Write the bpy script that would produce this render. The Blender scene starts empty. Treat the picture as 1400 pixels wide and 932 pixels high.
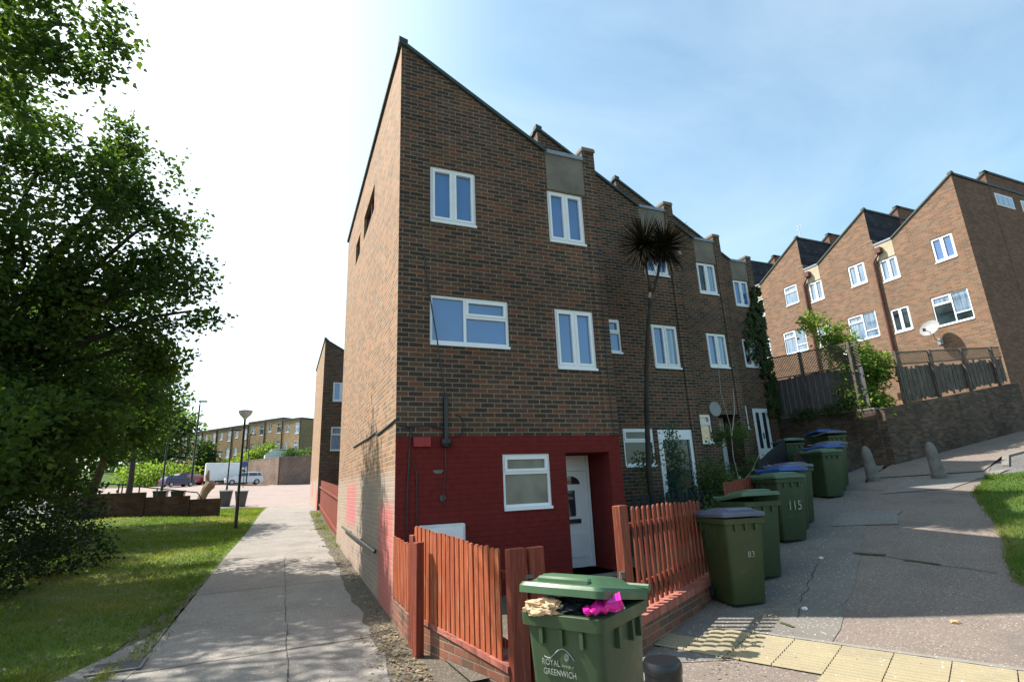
import bpy, bmesh, math, random
from mathutils import Vector, Matrix, noise
random.seed(7)
C = bpy.context.scene.collection
R = math.radians

# ------------------------------------------------------------------ survey camera (measured from the photograph)
CAM = Matrix(((0.9226246, -0.0632944, -0.3804704), (-0.3835249, -0.2551472, -0.8875858), (-0.0408968, 0.9648283, -0.2596801)))
FPX = 731.147
def ray(px, py): return CAM @ Vector(((px-700)/FPX, -(py-466)/FPX, -1.0))
def atY(px, py, Y): r = ray(px, py); return r*(Y/r.y)
def atX(px, py, X): r = ray(px, py); return r*(X/r.x)
def atZ(px, py, Z): r = ray(px, py); return r*(Z/r.z)

def lerp(a, b, t): return a+(b-a)*t
def sstep(x, a, b):
    t = min(1, max(0, (x-a)/(b-a))); return t*t*(3-2*t)
def table(x, T):
    if x <= T[0][0]: return T[0][1]
    for (a, u), (b, v) in zip(T, T[1:]):
        if x <= b: return u+(v-u)*(x-a)/(b-a)
    return T[-1][1]
LT = [(-20,-1.8),(4,-1.68),(8,-1.67),(15.5,-1.36),(22,-1.2),(29,-.82),(41,-.62),(73,1.2),(110,2.4),(300,9)]
RT = [(-30,-1.75),(-6,-1.64),(-2,-1.6),(0,-1.52),(2.7,-1.13),(7.4,-.6),(12.3,.15),(18,1.05),(30,2.0),(80,4)]
def G(x, y):
    s = (x-5.4)*.87+(y-5.5)*.5
    w = sstep(x, 1.4, 3.2)*(1-sstep(y, 17, 21)) if x < 12 else 1-sstep(y, 30, 60)
    if x >= 12 and y < 30: w = 1
    l = table(y, LT) + (.22*sstep(-x, 1.6, 7))
    return lerp(l, table(s, RT), w)

# ------------------------------------------------------------------ tagging
def tag(o, label, cat, group=None):
    o['label'] = label; o['category'] = cat
    if group: o['group'] = group
    return o
def thing(name, label, cat, loc=(0,0,0), rz=0, group=None):
    o = bpy.data.objects.new(name, None); C.objects.link(o)
    o.empty_display_size = .2
    o.location = loc; o.rotation_euler = (0,0,rz)
    return tag(o, label, cat, group)
def dup(root, loc=None, rz=None, label=None, depth=0):
    r = root.copy(); C.objects.link(r)
    if loc is not None: r.location = loc
    if rz is not None: r.rotation_euler = (0,0,rz)
    if label: r['label'] = label
    for ch in list(root.children):
        c = dup(ch, depth=1); c.parent = r
    return r

# ------------------------------------------------------------------ mesh builder
class MB:
    def __init__(s): s.v=[]; s.f=[]; s.mi=[]
    def add(s, vs, fs, mi=0):
        n=len(s.v); s.v += [tuple(v) for v in vs]; s.f += [tuple(i+n for i in f) for f in fs]; s.mi += [mi]*len(fs); return s
    def quad(s, a,b,c,d, mi=0): return s.add([a,b,c,d],[(0,1,2,3)],mi)
    def box(s, x0,x1,y0,y1,z0,z1, mi=0, M=None):
        vs=[Vector(p) for p in ((x0,y0,z0),(x1,y0,z0),(x1,y1,z0),(x0,y1,z0),(x0,y0,z1),(x1,y0,z1),(x1,y1,z1),(x0,y1,z1))]
        if M: vs=[M@v for v in vs]
        return s.add(vs,[(0,3,2,1),(4,5,6,7),(0,1,5,4),(1,2,6,5),(2,3,7,6),(3,0,4,7)],mi)
    def cbox(s, x0,x1,y0,y1,z0,z1,b=.01,mi=0,M=None):
        # box with chamfered vertical and top edges
        def ring(x0,x1,y0,y1,z,c): return [(x0+c,y0,z),(x1-c,y0,z),(x1,y0+c,z),(x1,y1-c,z),(x1-c,y1,z),(x0+c,y1,z),(x0,y1-c,z),(x0,y0+c,z)]
        rs=[ring(x0,x1,y0,y1,z0,b),ring(x0,x1,y0,y1,z1-b,b),ring(x0+b,x1-b,y0+b,y1-b,z1,b*.6)]
        return s.rings(rs,mi=mi,M=M)
    def rings(s, rs, close=True, cap=True, mi=0, M=None):
        n=len(rs[0]); vs=[]; fs=[]
        for r in rs:
            vs += [ (M@Vector(p) if M else Vector(p)) for p in r]
        for i in range(len(rs)-1):
            for j in range(n if close else n-1):
                k=(j+1)%n; fs.append((i*n+j,i*n+k,(i+1)*n+k,(i+1)*n+j))
        if cap: fs.append(tuple(range(n))[::-1]); fs.append(tuple((len(rs)-1)*n+j for j in range(n)))
        return s.add(vs,fs,mi)
    def tube(s, pts, r, n=8, mi=0, cap=True):
        pts=[Vector(p) for p in pts]; rr = r if isinstance(r,(list,tuple)) else [r]*len(pts)
        rs=[]; up=None
        for i,p in enumerate(pts):
            d=(pts[min(i+1,len(pts)-1)]-pts[max(i-1,0)]).normalized()
            if up is None: up = Vector((0,0,1)) if abs(d.z)<.9 else Vector((1,0,0))
            a=d.cross(up).normalized(); b=a.cross(d).normalized(); up=b
            rs.append([p+(a*math.cos(2*math.pi*j/n)+b*math.sin(2*math.pi*j/n))*rr[i] for j in range(n)])
        return s.rings(rs,cap=cap,mi=mi)
    def lathe(s, prof, n=24, c=(0,0,0), mi=0, M=None):
        rs=[[(c[0]+r*math.cos(2*math.pi*j/n),c[1]+r*math.sin(2*math.pi*j/n),c[2]+z) for j in range(n)] for r,z in prof]
        return s.rings(rs,mi=mi,M=M)
    def prism(s, poly, h0, h1, axis='y', mi=0, M=None):
        def P(a,b,h): return {'y':(a,h,b),'x':(h,a,b),'z':(a,b,h)}[axis]
        return s.rings([[P(a,b,h0) for a,b in poly],[P(a,b,h1) for a,b in poly]],mi=mi,M=M)
    def build(s, name, mats, parent=None, smooth=False, kind=None, label=None):
        me=bpy.data.meshes.new(name); me.from_pydata(s.v,[],s.f); 
        mats = mats if isinstance(mats,(list,tuple)) else [mats]
        for m in mats: me.materials.append(m)
        if len(mats)>1: me.polygons.foreach_set('material_index', s.mi)
        if smooth: 
            me.polygons.foreach_set('use_smooth',[True]*len(s.f))
        me.update()
        bm=bmesh.new(); bm.from_mesh(me)
        if len(s.f)<6000: bmesh.ops.recalc_face_normals(bm, faces=bm.faces)
        bm.to_mesh(me); bm.free()
        if smooth=='auto': me.set_sharp_from_angle(angle=R(35))
        o=bpy.data.objects.new(name,me); C.objects.link(o)
        if parent: o.parent=parent
        if kind: o['kind']=kind
        if label: o['label']=label
        return o

# ------------------------------------------------------------------ materials
class NT:
    def __init__(s, name):
        s.m=bpy.data.materials.new(name); s.m.use_nodes=True; s.t=s.m.node_tree; s.n=s.t.nodes; s.p=s.n['Principled BSDF']
    def node(s, typ, **kw):
        n=s.n.new(typ)
        for k,v in kw.items(): setattr(n,k,v)
        return n
    def val(s, n, i, v):
        if hasattr(v,'is_linked') or hasattr(v,'links'): s.t.links.new(v, n.inputs[i])
        else: n.inputs[i].default_value=v
    def math(s, op, a, b=0., c=0.):
        n=s.node('ShaderNodeMath',operation=op); s.val(n,0,a); s.val(n,1,b); s.val(n,2,c); return n.outputs[0]
    def mix(s, f, a, b, blend='MIX'):
        n=s.node('ShaderNodeMix',data_type='RGBA',blend_type=blend); s.val(n,0,f); s.val(n,6,a); s.val(n,7,b); return n.outputs[2]
    def noise(s, scale, detail=4, rough=.55, vec=None, dist=0.):
        n=s.node('ShaderNodeTexNoise'); n.inputs['Scale'].default_value=scale; n.inputs['Detail'].default_value=detail; n.inputs['Roughness'].default_value=rough; n.inputs['Distortion'].default_value=dist
        s.t.links.new(vec or s.co(), n.inputs['Vector']); return n.outputs[0]
    def co(s):
        if not hasattr(s,'_co'): s._tc=s.node('ShaderNodeTexCoord'); s._co=s._tc.outputs['Object']; s._nm=s._tc.outputs['Normal']
        return s._co
    def ramp(s, f, stops, const=False):
        n=s.node('ShaderNodeValToRGB'); e=n.color_ramp.elements
        while len(e)<len(stops): e.new(.5)
        for el,(p,c) in zip(e,stops):
            el.position=p; el.color=(*c,1) if len(c)==3 else c
        if const: n.color_ramp.interpolation='CONSTANT'
        s.t.links.new(f,n.inputs[0]); return n.outputs[0]
    def rng(s, f, a, b, c=0., d=1.):
        n=s.node('ShaderNodeMapRange'); s.val(n,0,f); s.val(n,1,a); s.val(n,2,b); s.val(n,3,c); s.val(n,4,d); return n.outputs[0]
    def bump(s, h, strength=.3, dist=.01):
        n=s.node('ShaderNodeBump'); n.inputs['Strength'].default_value=strength; n.inputs['Distance'].default_value=dist
        s.t.links.new(h,n.inputs['Height']); s.t.links.new(n.outputs[0],s.p.inputs['Normal']); return n
    def out(s, col=None, rough=None, spec=None, metal=None):
        if col is not None: s.val(s.p,'Base Color',col)
        if rough is not None: s.val(s.p,'Roughness',rough)
        if spec is not None: s.val(s.p,'Specular IOR Level',spec)
        if metal is not None: s.val(s.p,'Metallic',metal)
        return s.m
c4=lambda c:(*c,1)

def plain(name, col, rough=.6, var=.25, scale=6, spec=.4, metal=0, bump=0, dirt=None):
    t=NT(name); n=t.noise(scale,5,.6)
    a=c4([min(1,k*(1-var)) for k in col]); b=c4([min(1,k*(1+var)) for k in col])
    c=t.mix(t.rng(n,.3,.7),a,b)
    if dirt:
        d=t.noise(scale*.35,6,.7); c=t.mix(t.rng(d,.52,.75,0,.8),c,c4(dirt))
    if bump: t.bump(t.noise(scale*8,4),bump,.01)
    return t.out(c,rough,spec,metal)

def brick(name, stops, mortar, bump=.5, stain=.35, extra=None, bw=.225, bh=.075, patch=None, mw=.006, paint=None):
    t=NT(name); co=t.co()
    sp=t.node('ShaderNodeSeparateXYZ'); t.t.links.new(co,sp.inputs[0]); x,y,z=sp.outputs
    sn=t.node('ShaderNodeSeparateXYZ'); t.t.links.new(t._nm,sn.inputs[0])
    ax=t.math('GREATER_THAN',t.math('ABSOLUTE',sn.outputs[0]),.7)
    az=t.math('GREATER_THAN',t.math('ABSOLUTE',sn.outputs[2]),.8)
    u=t.math('ADD',t.math('MULTIPLY',x,t.math('SUBTRACT',1.,ax)),t.math('MULTIPLY',y,ax))
    v=t.math('ADD',t.math('MULTIPLY',z,t.math('SUBTRACT',1.,az)),t.math('MULTIPLY',y,az))
    wob=t.noise(3.,2,.5); 
    v=t.math('ADD',v,t.math('MULTIPLY',t.math('SUBTRACT',wob,.5),.006))
    vr=t.math('DIVIDE',t.math('ADD',v,50.),bh); row=t.math('FLOOR',vr)
    ur=t.math('ADD',t.math('DIVIDE',t.math('ADD',u,50.),bw),t.math('MULTIPLY',t.math('MODULO',row,2.),.5)); col=t.math('FLOOR',ur)
    fu=t.math('FRACT',ur); fv=t.math('FRACT',vr)
    du=t.math('MULTIPLY',t.math('MINIMUM',fu,t.math('SUBTRACT',1.,fu)),bw)
    dv=t.math('MULTIPLY',t.math('MINIMUM',fv,t.math('SUBTRACT',1.,fv)),bh)
    d=t.math('MINIMUM',du,dv)
    d=t.math('ADD',d,t.math('MULTIPLY',t.math('SUBTRACT',t.noise(60.,2),.5),.004))
    m=t.rng(d,mw-.0025,mw+.0015)
    cb=t.node('ShaderNodeCombineXYZ'); t.val(cb,0,row); t.val(cb,1,col); t.val(cb,2,ax)
    wn=t.node('ShaderNodeTexWhiteNoise'); t.t.links.new(cb.outputs[0],wn.inputs['Vector'])
    c=t.ramp(wn.outputs['Value'],stops,True)
    n1=t.noise(25.,5,.7); c=t.mix(t.rng(n1,.25,.75,.0,.5),c,t.mix(1.,c,c4((1.5,1.4,1.3)),'MULTIPLY'))
    mo=t.mix(t.rng(t.noise(4.,4),.35,.7),c4(mortar),c4([k*.7 for k in mortar]))
    c=t.mix(m,mo,c)
    st=t.noise(.55,6,.62); c=t.mix(t.rng(st,.42,.72,0,stain),c,t.mix(1.,c,c4((.35,.33,.33)),'MULTIPLY'))
    mp=t.node('ShaderNodeMapping'); mp.inputs['Scale'].default_value=(2.2,2.2,.35); t.t.links.new(co,mp.inputs[0])
    sk=t.noise(1.,6,.65,mp.outputs[0]); c=t.mix(t.rng(sk,.55,.75,0,stain*.9),c,t.mix(1.,c,c4((.4,.38,.37)),'MULTIPLY'))
    ef=t.noise(1.7,7,.7); c=t.mix(t.rng(ef,.64,.78,0,.22),c,c4((.42,.37,.31)))
    if paint:
        pn=t.noise(9.,5,.6); pc=t.mix(t.rng(pn,.3,.7),c4(paint),c4([k*.72 for k in paint]))
        # worn specks of paint
        chip=t.rng(t.noise(30.,5,.7),.74,.78,0,.6); pc=t.mix(chip,pc,c4((.25,.18,.15)))
        c=t.mix(t.rng(d,.0005,.006,.55,1.),t.mix(1.,pc,c4((.55,.5,.5)),'MULTIPLY'),pc)
    if patch:
        for (y0,y1,z0,z1,pcol,amt) in patch:
            e=.12
            k=t.math('MULTIPLY',t.math('MULTIPLY',t.rng(y,y0-e,y0+e),t.rng(y,y1-e,y1+e,1.,0.)),t.math('MULTIPLY',t.rng(z,z0-e,z0+e),t.rng(z,z1-e,z1+e,1.,0.)))
            k=t.math('MULTIPLY',k,t.math('MULTIPLY',t.rng(t.noise(7.,4),.2,.5,.6,1.),amt))
            c=t.mix(k,c,c4(pcol))
    h=t.math('ADD',m,t.math('MULTIPLY',n1,.35))
    t.bump(h,bump,.006)
    return t.out(c,.88,.25)

DARKB=[(0,(.048,.036,.030)),(.2,(.080,.048,.034)),(.38,(.115,.055,.037)),(.5,(.060,.043,.035)),(.62,(.095,.060,.042)),(.74,(.135,.058,.038)),(.83,(.075,.052,.040)),(.92,(.042,.034,.031))]
LITB=[(0,(.21,.122,.072)),(.2,(.27,.15,.085)),(.4,(.22,.145,.095)),(.6,(.30,.162,.094)),(.8,(.17,.115,.085)),(.92,(.31,.19,.12))]  # paler copy of the facade brick, sunlight mixed into its colour
M={}
M['brick']=brick('facade brick',DARKB,(.31,.222,.142),mw=.0066,stain=.5)
M['brick_red']=brick('red painted brick',DARKB,(.3,.2,.15),paint=(.17,.019,.016),bump=.6,stain=.3)
M['brick_side']=brick('sunlit gable brick',LITB,(.42,.335,.235),stain=.15,mw=.0075,patch=[
    (-1,20,-.5,1.9,(.40,.345,.30),.5),(.1,1.3,-.6,1.42,(.50,.10,.09),.72),(4.3,6.1,.95,1.8,(.52,.12,.12),.62),(4.5,5.6,.95,1.4,(.5,.12,.22),.3)])
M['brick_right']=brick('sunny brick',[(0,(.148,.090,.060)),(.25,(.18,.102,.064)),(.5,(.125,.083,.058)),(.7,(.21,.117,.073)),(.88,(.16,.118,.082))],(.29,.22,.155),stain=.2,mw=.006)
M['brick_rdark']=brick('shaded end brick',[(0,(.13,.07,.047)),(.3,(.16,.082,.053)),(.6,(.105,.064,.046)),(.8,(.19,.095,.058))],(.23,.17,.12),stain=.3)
M['brick_low']=brick('low wall brick',[(0,(.10,.05,.035)),(.35,(.14,.06,.042)),(.7,(.075,.045,.035))],(.15,.12,.09),stain=.7)
M['brick_ret']=brick('retaining brick',[(0,(.065,.05,.04)),(.3,(.10,.068,.048)),(.6,(.055,.043,.036)),(.8,(.13,.08,.055))],(.15,.12,.09),stain=.85)
M['brick_ret2']=brick('garage wall brick',[(0,(.20,.14,.11)),(.35,(.25,.17,.13)),(.7,(.16,.12,.10))],(.26,.21,.17),stain=.6)
M['brick_far']=brick('far terrace brick',[(0,(.22,.155,.08)),(.4,(.28,.19,.10)),(.75,(.19,.14,.08))],(.3,.24,.16),stain=.25)
M['brick_wall']=brick('garden brick',[(0,(.16,.07,.045)),(.35,(.21,.085,.055)),(.7,(.12,.07,.05))],(.26,.2,.15),stain=.6)
M['brick_cap']=brick('red brick on edge',[(0,(.33,.10,.075)),(.5,(.40,.13,.09)),(.8,(.27,.08,.065))],(.3,.2,.16),stain=.4,bw=.075,bh=.3)
M['white']=plain('white upvc',(.78,.79,.80),.3,.04,4,.5)
M['white_old']=plain('weathered white',(.62,.62,.60),.5,.12,5,.4,dirt=(.35,.33,.30))
M['coping']=plain('dark coping',(.035,.055,.052),.55,.3,4)
M['felt']=plain('roof felt',(.05,.05,.055),.8,.3,3)
M['slate']=brick('slate cladding',[(0,(.035,.037,.045)),(.4,(.05,.052,.062)),(.7,(.028,.03,.038))],(.012,.012,.014),bw=.3,bh=.18,stain=.2)
M['concrete']=plain('concrete panel',(.19,.165,.135),.85,.18,2.5,.2,bump=.2,dirt=(.10,.09,.075))
M['concrete_pale']=plain('pale render panel',(.42,.36,.26),.85,.15,2.5,.2,dirt=(.25,.21,.15))
M['lead']=plain('lead flashing',(.22,.25,.30),.5,.2,6,.5)
M['black']=plain('black plastic',(.012,.012,.013),.35,.3,8,.5)
M['blackpaint']=plain('black gloss paint',(.01,.01,.012),.28,.3,5,.5,dirt=(.05,.05,.05))
M['brownpipe']=plain('brown iron pipe',(.10,.03,.022),.5,.3,6)
M['redbox']=plain('red painted box',(.28,.02,.018),.5,.2,9)
def glassmat(name,col,mottle=.3,scale=1.3,rough=.02,spec=.9,tint=None,folds=False,coat=.6):
    t=NT(name); n=t.noise(scale,3,.5)
    if folds:
        mp=t.node('ShaderNodeMapping'); mp.inputs['Scale'].default_value=(9,9,.5); t.t.links.new(t.co(),mp.inputs[0]); n=t.noise(1.6,3,.5,mp.outputs[0])
    c=t.mix(t.rng(n,.35,.65),c4([k*(1-mottle) for k in col]),c4([k*(1+mottle) for k in col]))
    t.p.inputs['IOR'].default_value=1.6
    t.p.inputs['Coat Weight'].default_value=coat; t.p.inputs['Coat Roughness'].default_value=.01
    nn=t.node('ShaderNodeBump'); nn.inputs['Strength'].default_value=.02; nn.inputs['Distance'].default_value=.02
    t.t.links.new(t.noise(2.,1),nn.inputs['Height']); t.t.links.new(nn.outputs[0],t.p.inputs['Normal'])
    return t.out(c,rough,spec)
M['glass']=glassmat('window glass sky reflection tint',(.042,.135,.33),.12)  # blue of the reflected sky painted into the pane colour
M['glass_net']=glassmat('window glass net curtain',(.17,.25,.34),.45,3.,folds=True)
M['glass_dark']=glassmat('window glass dark room',(.02,.035,.04),.6,2.,spec=.4,coat=.15)
M['glass_frost']=glassmat('frosted bathroom glass',(.16,.15,.115),.35,2.2,rough=.35,spec=.5)
M['glass_orange']=glassmat('glass with orange curtain',(.55,.27,.10),.35,12.)
M['glass_door']=glassmat('door light glass',(.015,.03,.045),.3,2.)
M['glass_far']=glassmat('far window glass',(.10,.14,.16),.8,1.1)

def wood(name, col, col2, gap=None, rough=.75, grey=None):
    t=NT(name); co=t.co(); mp=t.node('ShaderNodeMapping'); mp.inputs['Scale'].default_value=(22,22,1.3); t.t.links.new(co,mp.inputs[0])
    n=t.noise(1.6,5,.6,mp.outputs[0]); c=t.mix(t.rng(n,.3,.7),c4(col),c4(col2))
    if grey:
        g=t.noise(2.6,6,.7,mp.outputs[0]); c=t.mix(t.rng(g,.52,.66,0,.75),c,c4(grey))
    t.bump(n,.25,.005); return t.out(c,rough,.3)
M['picket']=wood('orange stained picket',(.44,.105,.036),(.24,.046,.02),grey=(.42,.25,.15))
M['picket2']=wood('red stained picket',(.25,.052,.024),(.14,.028,.015),grey=(.33,.16,.09))
M['redpost']=wood('red brown stained post',(.235,.048,.024),(.13,.026,.015),grey=(.3,.1,.06))
M['greywood']=wood('weathered grey board',(.10,.10,.105),(.055,.053,.058),grey=(.17,.165,.16))
M['oldwood']=wood('old brown fence board',(.10,.078,.06),(.045,.036,.03),grey=(.34,.31,.27))
M['darkwood']=wood('dark painted picket',(.02,.024,.03),(.012,.014,.018))
M['lattice']=wood('lattice',(.16,.13,.10),(.10,.08,.065))
M['greenplastic']=None
def plastic(name,col,rough=.42):
    t=NT(name); n=t.noise(3.,5,.65); n2=t.noise(40.,3,.6)
    c=t.mix(t.rng(n,.35,.7),c4(col),c4([k*.72 for k in col]))
    c=t.mix(t.rng(t.noise(5.,7,.75),.6,.75,0,.4),c,c4((.16,.15,.11)))
    t.bump(n2,.06,.004)
    return t.out(c,t.rng(n,.3,.7,rough-.06,rough+.14),.45)
M['bin']=plastic('dark green bin plastic',(.044,.062,.020))
M['bin2']=plastic('deep green bin plastic',(.032,.056,.024))
M['bin_front']=plastic('green front bin plastic',(.036,.066,.028))
M['lid_green']=plastic('green lid plastic',(.055,.12,.055),.4)
M['lid_green2']=plastic('dull green lid plastic',(.07,.13,.075),.36)
M['lid_grey']=plastic('grey blue lid plastic',(.10,.11,.16),.33)
M['lid_blue']=plastic('blue lid plastic',(.022,.085,.30),.33)
M['greybin']=plastic('grey litter bin plastic',(.10,.095,.09),.5)
M['rubber']=plain('black rubber',(.015,.015,.015),.8,.2)
M['paint_white']=plain('faded white hand paint',(.30,.31,.27),.7,.5,18,dirt=(.07,.10,.05))
M['logo']=plain('pale grey print',(.24,.27,.235),.5,.15,30)
M['paper']=plain('crumpled brown paper bag',(.50,.34,.20),.8,.15,9)
M['pink']=plain('magenta plastic film',(.60,.015,.27),.25,.15,8)
M['whiteplas']=plain('white plastic bag',(.75,.74,.76),.35,.1,8)
M['metal']=plain('galvanised steel',(.42,.44,.44),.4,.15,8,.5,.7)
M['rail_green']=plain('dark rail paint',(.035,.045,.042),.4,.2,6)
M['stone']=plain('weathered concrete bollard',(.16,.155,.14),.9,.3,5,.2,bump=.4,dirt=(.08,.09,.06))
M['lampglass']=plain('white lamp bowl',(.75,.76,.72),.25,.04,4,.5)
M['dish']=plain('grey dish',(.27,.265,.26),.45,.1,6)
M['carwhite']=plain('silver white car paint',(.66,.68,.72),.25,.03,2,.6)
M['vanwhite']=plain('white van paint',(.70,.72,.72),.35,.05,2,.5,dirt=(.5,.5,.48))
M['carpurple']=plain('dark purple car paint',(.05,.03,.10),.2,.1,2,.6)
M['carred']=plain('dark red car paint',(.22,.03,.04),.2,.1,2,.6)
M['tyre']=plain('tyre rubber',(.02,.02,.02),.8,.2)
M['tail']=plain('red tail lamp',(.5,.03,.04),.3,.1)
M['carglass']=glassmat('car glass',(.03,.04,.05),.2)
M['bark']=plain('bark',(.13,.105,.075),.9,.35,6,.2,bump=.6)
M['barkdark']=plain('dark bark',(.05,.042,.034),.9,.35,6,.2,bump=.6)
M['twig']=plain('pale bare twig',(.38,.33,.30),.8,.2,6)
M['stump']=plain('weathered stump wood',(.26,.17,.12),.85,.3,3,.2,bump=.6)

def leafmat(name, a, b, c=None, trans=.45, scale=1.2):
    t=NT(name); oi=t.node('ShaderNodeNewGeometry'); n=t.noise(scale,3,.6)
    wn=oi.outputs['Random Per Island']
    col=t.mix(wn,c4(a),c4(b))
    if c: col=t.mix(t.rng(n,.5,.68,0,.9),col,c4(c))
    t.out(col,.62,.12)
    tr=t.node('ShaderNodeBsdfTranslucent'); t.t.links.new(t.mix(1.,col,c4((2.6,2.7,.8)),'MULTIPLY'),tr.inputs[0])
    mx=t.node('ShaderNodeMixShader'); mx.inputs[0].default_value=trans
    o=t.n['Material Output']; t.t.links.new(t.p.outputs[0],mx.inputs[1]); t.t.links.new(tr.outputs[0],mx.inputs[2]); t.t.links.new(mx.outputs[0],o.inputs[0])
    return t.m
M['leaf']=leafmat('maple leaves',(.024,.050,.016),(.045,.082,.022),(.075,.115,.026),trans=.36)
M['leaf2']=leafmat('dense dark leaves',(.022,.042,.018),(.04,.075,.026),(.06,.10,.03))
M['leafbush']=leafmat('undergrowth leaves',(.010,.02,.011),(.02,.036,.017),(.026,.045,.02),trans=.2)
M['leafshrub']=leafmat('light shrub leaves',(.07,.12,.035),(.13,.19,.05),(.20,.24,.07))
M['leafshade']=leafmat('garden shrub leaves',(.045,.075,.04),(.08,.12,.05),(.11,.13,.05))
M['leafblue']=leafmat('bluish conifer leaves',(.035,.065,.06),(.06,.10,.085),(.07,.12,.09))
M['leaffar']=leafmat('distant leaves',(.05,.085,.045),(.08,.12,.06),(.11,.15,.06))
M['palmleaf']=leafmat('cordyline leaves',(.011,.010,.009),(.022,.018,.014),(.020,.011,.011),trans=.06)
M['palmbrown']=leafmat('dry cordyline leaves',(.07,.04,.022),(.11,.065,.032),None,.1)
M['ivy']=leafmat('ivy leaves',(.02,.04,.015),(.045,.07,.025),(.06,.09,.03),trans=.15)
M['grass']=leafmat('grass blades',(.06,.10,.020),(.105,.145,.032),(.20,.185,.085),trans=.4,scale=.5)

def ground(name, a, b, fine=(.5,), speck=0, rough=.92, scale=1.2, bump=.35, dirt=None, cracks=None, extra=None, speckcol=(.5,.48,.44)):
    t=NT(name); n=t.noise(scale,7,.65); f=t.noise(55.,4,.7)
    c=t.mix(t.rng(n,.3,.7),c4(a),c4(b)); c=t.mix(t.rng(f,.3,.7,0,.35),c,c4([k*.6 for k in a]))
    if speck:
        v=t.node('ShaderNodeTexVoronoi'); v.inputs['Scale'].default_value=45; t.t.links.new(t.co(),v.inputs['Vector'])
        wn=t.node('ShaderNodeTexWhiteNoise'); t.t.links.new(v.outputs['Color'],wn.inputs['Vector'])
        k=t.math('MULTIPLY',t.rng(v.outputs['Distance'],.28,.4,1.,0.),t.math('GREATER_THAN',wn.outputs['Value'],1-speck))
        c=t.mix(k,c,c4(speckcol))
        k2=t.math('MULTIPLY',t.rng(v.outputs['Distance'],.28,.4,1.,0.),t.math('LESS_THAN',wn.outputs['Value'],speck*.8))
        c=t.mix(k2,c,c4([q*.45 for q in a]))
    if dirt:
        d=t.noise(.9,8,.72); c=t.mix(t.rng(d,.52,.68,0,.75),c,c4(dirt))
    t.bump(f,bump,.006)
    return t.out(c,rough,.2)
M['earth']=ground('earth',(.12,.095,.065),(.08,.065,.045),scale=2)
M['lawn']=ground('lawn soil and turf',(.065,.115,.020),(.13,.16,.045),scale=.5,dirt=(.17,.15,.075),bump=.6)
M['lawn2']=ground('right verge turf',(.05,.10,.018),(.085,.13,.03),scale=.8,bump=.6)
M['path']=ground('concrete path',(.29,.262,.232),(.215,.195,.175),speck=.10,dirt=(.15,.132,.115))
M['apron']=ground('old concrete apron',(.27,.245,.21),(.2,.185,.16),speck=.1,dirt=(.13,.12,.10))
M['alley']=ground('exposed aggregate paving',(.22,.175,.145),(.175,.14,.12),speck=.32,dirt=(.13,.11,.095),bump=.6,speckcol=(.34,.295,.25))
M['alleyflat']=ground('worn concrete strip',(.20,.178,.155),(.15,.135,.12),speck=.12,dirt=(.13,.12,.105))
M['carpark']=ground('brick car park',(.33,.255,.225),(.28,.215,.19),scale=.3,dirt=(.22,.18,.165))
M['road']=ground('asphalt road',(.15,.14,.135),(.10,.095,.09),speck=.15)
M['kerb']=ground('pale kerb stone',(.225,.205,.18),(.175,.16,.145),speck=.1,dirt=(.18,.17,.15))
M['gravel']=ground('dirt strip',(.13,.11,.085),(.085,.072,.055),scale=5,speck=.3,bump=.8,speckcol=(.24,.21,.17))
M['groove_tone']=ground('tactile groove dirt and shade',(.15,.115,.07),(.10,.08,.05),scale=3)  # groove dirt and shade painted darker so the ribs stand out
M['tactile']=ground('yellow tactile paving',(.37,.305,.19),(.30,.25,.165),dirt=(.20,.175,.135),speck=.03,scale=1.6)
M['jointdark']=plain('dark joint',(.05,.045,.035),.9,.3,9)
M['moss']=plain('moss',(.05,.07,.02),.95,.4,20)
M['iron']=plain('cast iron',(.12,.115,.11),.6,.25,12,.5,.3)
M['litter_leaf']=leafmat('fallen leaves',(.16,.12,.06),(.24,.19,.11),(.34,.31,.26),trans=.1,scale=9)

# ------------------------------------------------------------------ WORLD + SUN
sa=Vector((-.65,.50,1)).normalized()           # direction to the sun
el=math.asin(sa.z); az=math.atan2(sa.x,sa.y)    # azimuth from +Y towards +X
w=bpy.data.worlds.new('World'); bpy.context.scene.world=w; w.use_nodes=True
nt=w.node_tree; bg=nt.nodes['Background']; sky=nt.nodes.new('ShaderNodeTexSky'); sky.sky_type='NISHITA'
sky.sun_disc=False; sky.sun_elevation=el; sky.sun_rotation=az; sky.air_density=1.0; sky.dust_density=2.2; sky.ozone_density=1.0; sky.altitude=20
tc=nt.nodes.new('ShaderNodeTexCoord'); mp=nt.nodes.new('ShaderNodeMapping'); mp.inputs['Scale'].default_value=(1,1,2.4); mp.inputs['Rotation'].default_value=(0,.5,.9)
nz=nt.nodes.new('ShaderNodeTexNoise'); nz.inputs['Scale'].default_value=1.1; nz.inputs['Detail'].default_value=7; nz.inputs['Roughness'].default_value=.55; nz.inputs['Distortion'].default_value=.7
nt.links.new(tc.outputs['Generated'],mp.inputs[0]); nt.links.new(mp.outputs[0],nz.inputs['Vector'])
mr=nt.nodes.new('ShaderNodeMapRange'); mr.inputs[1].default_value=.48; mr.inputs[2].default_value=.85; mr.inputs[4].default_value=.28; nt.links.new(nz.outputs[0],mr.inputs[0])
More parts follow.
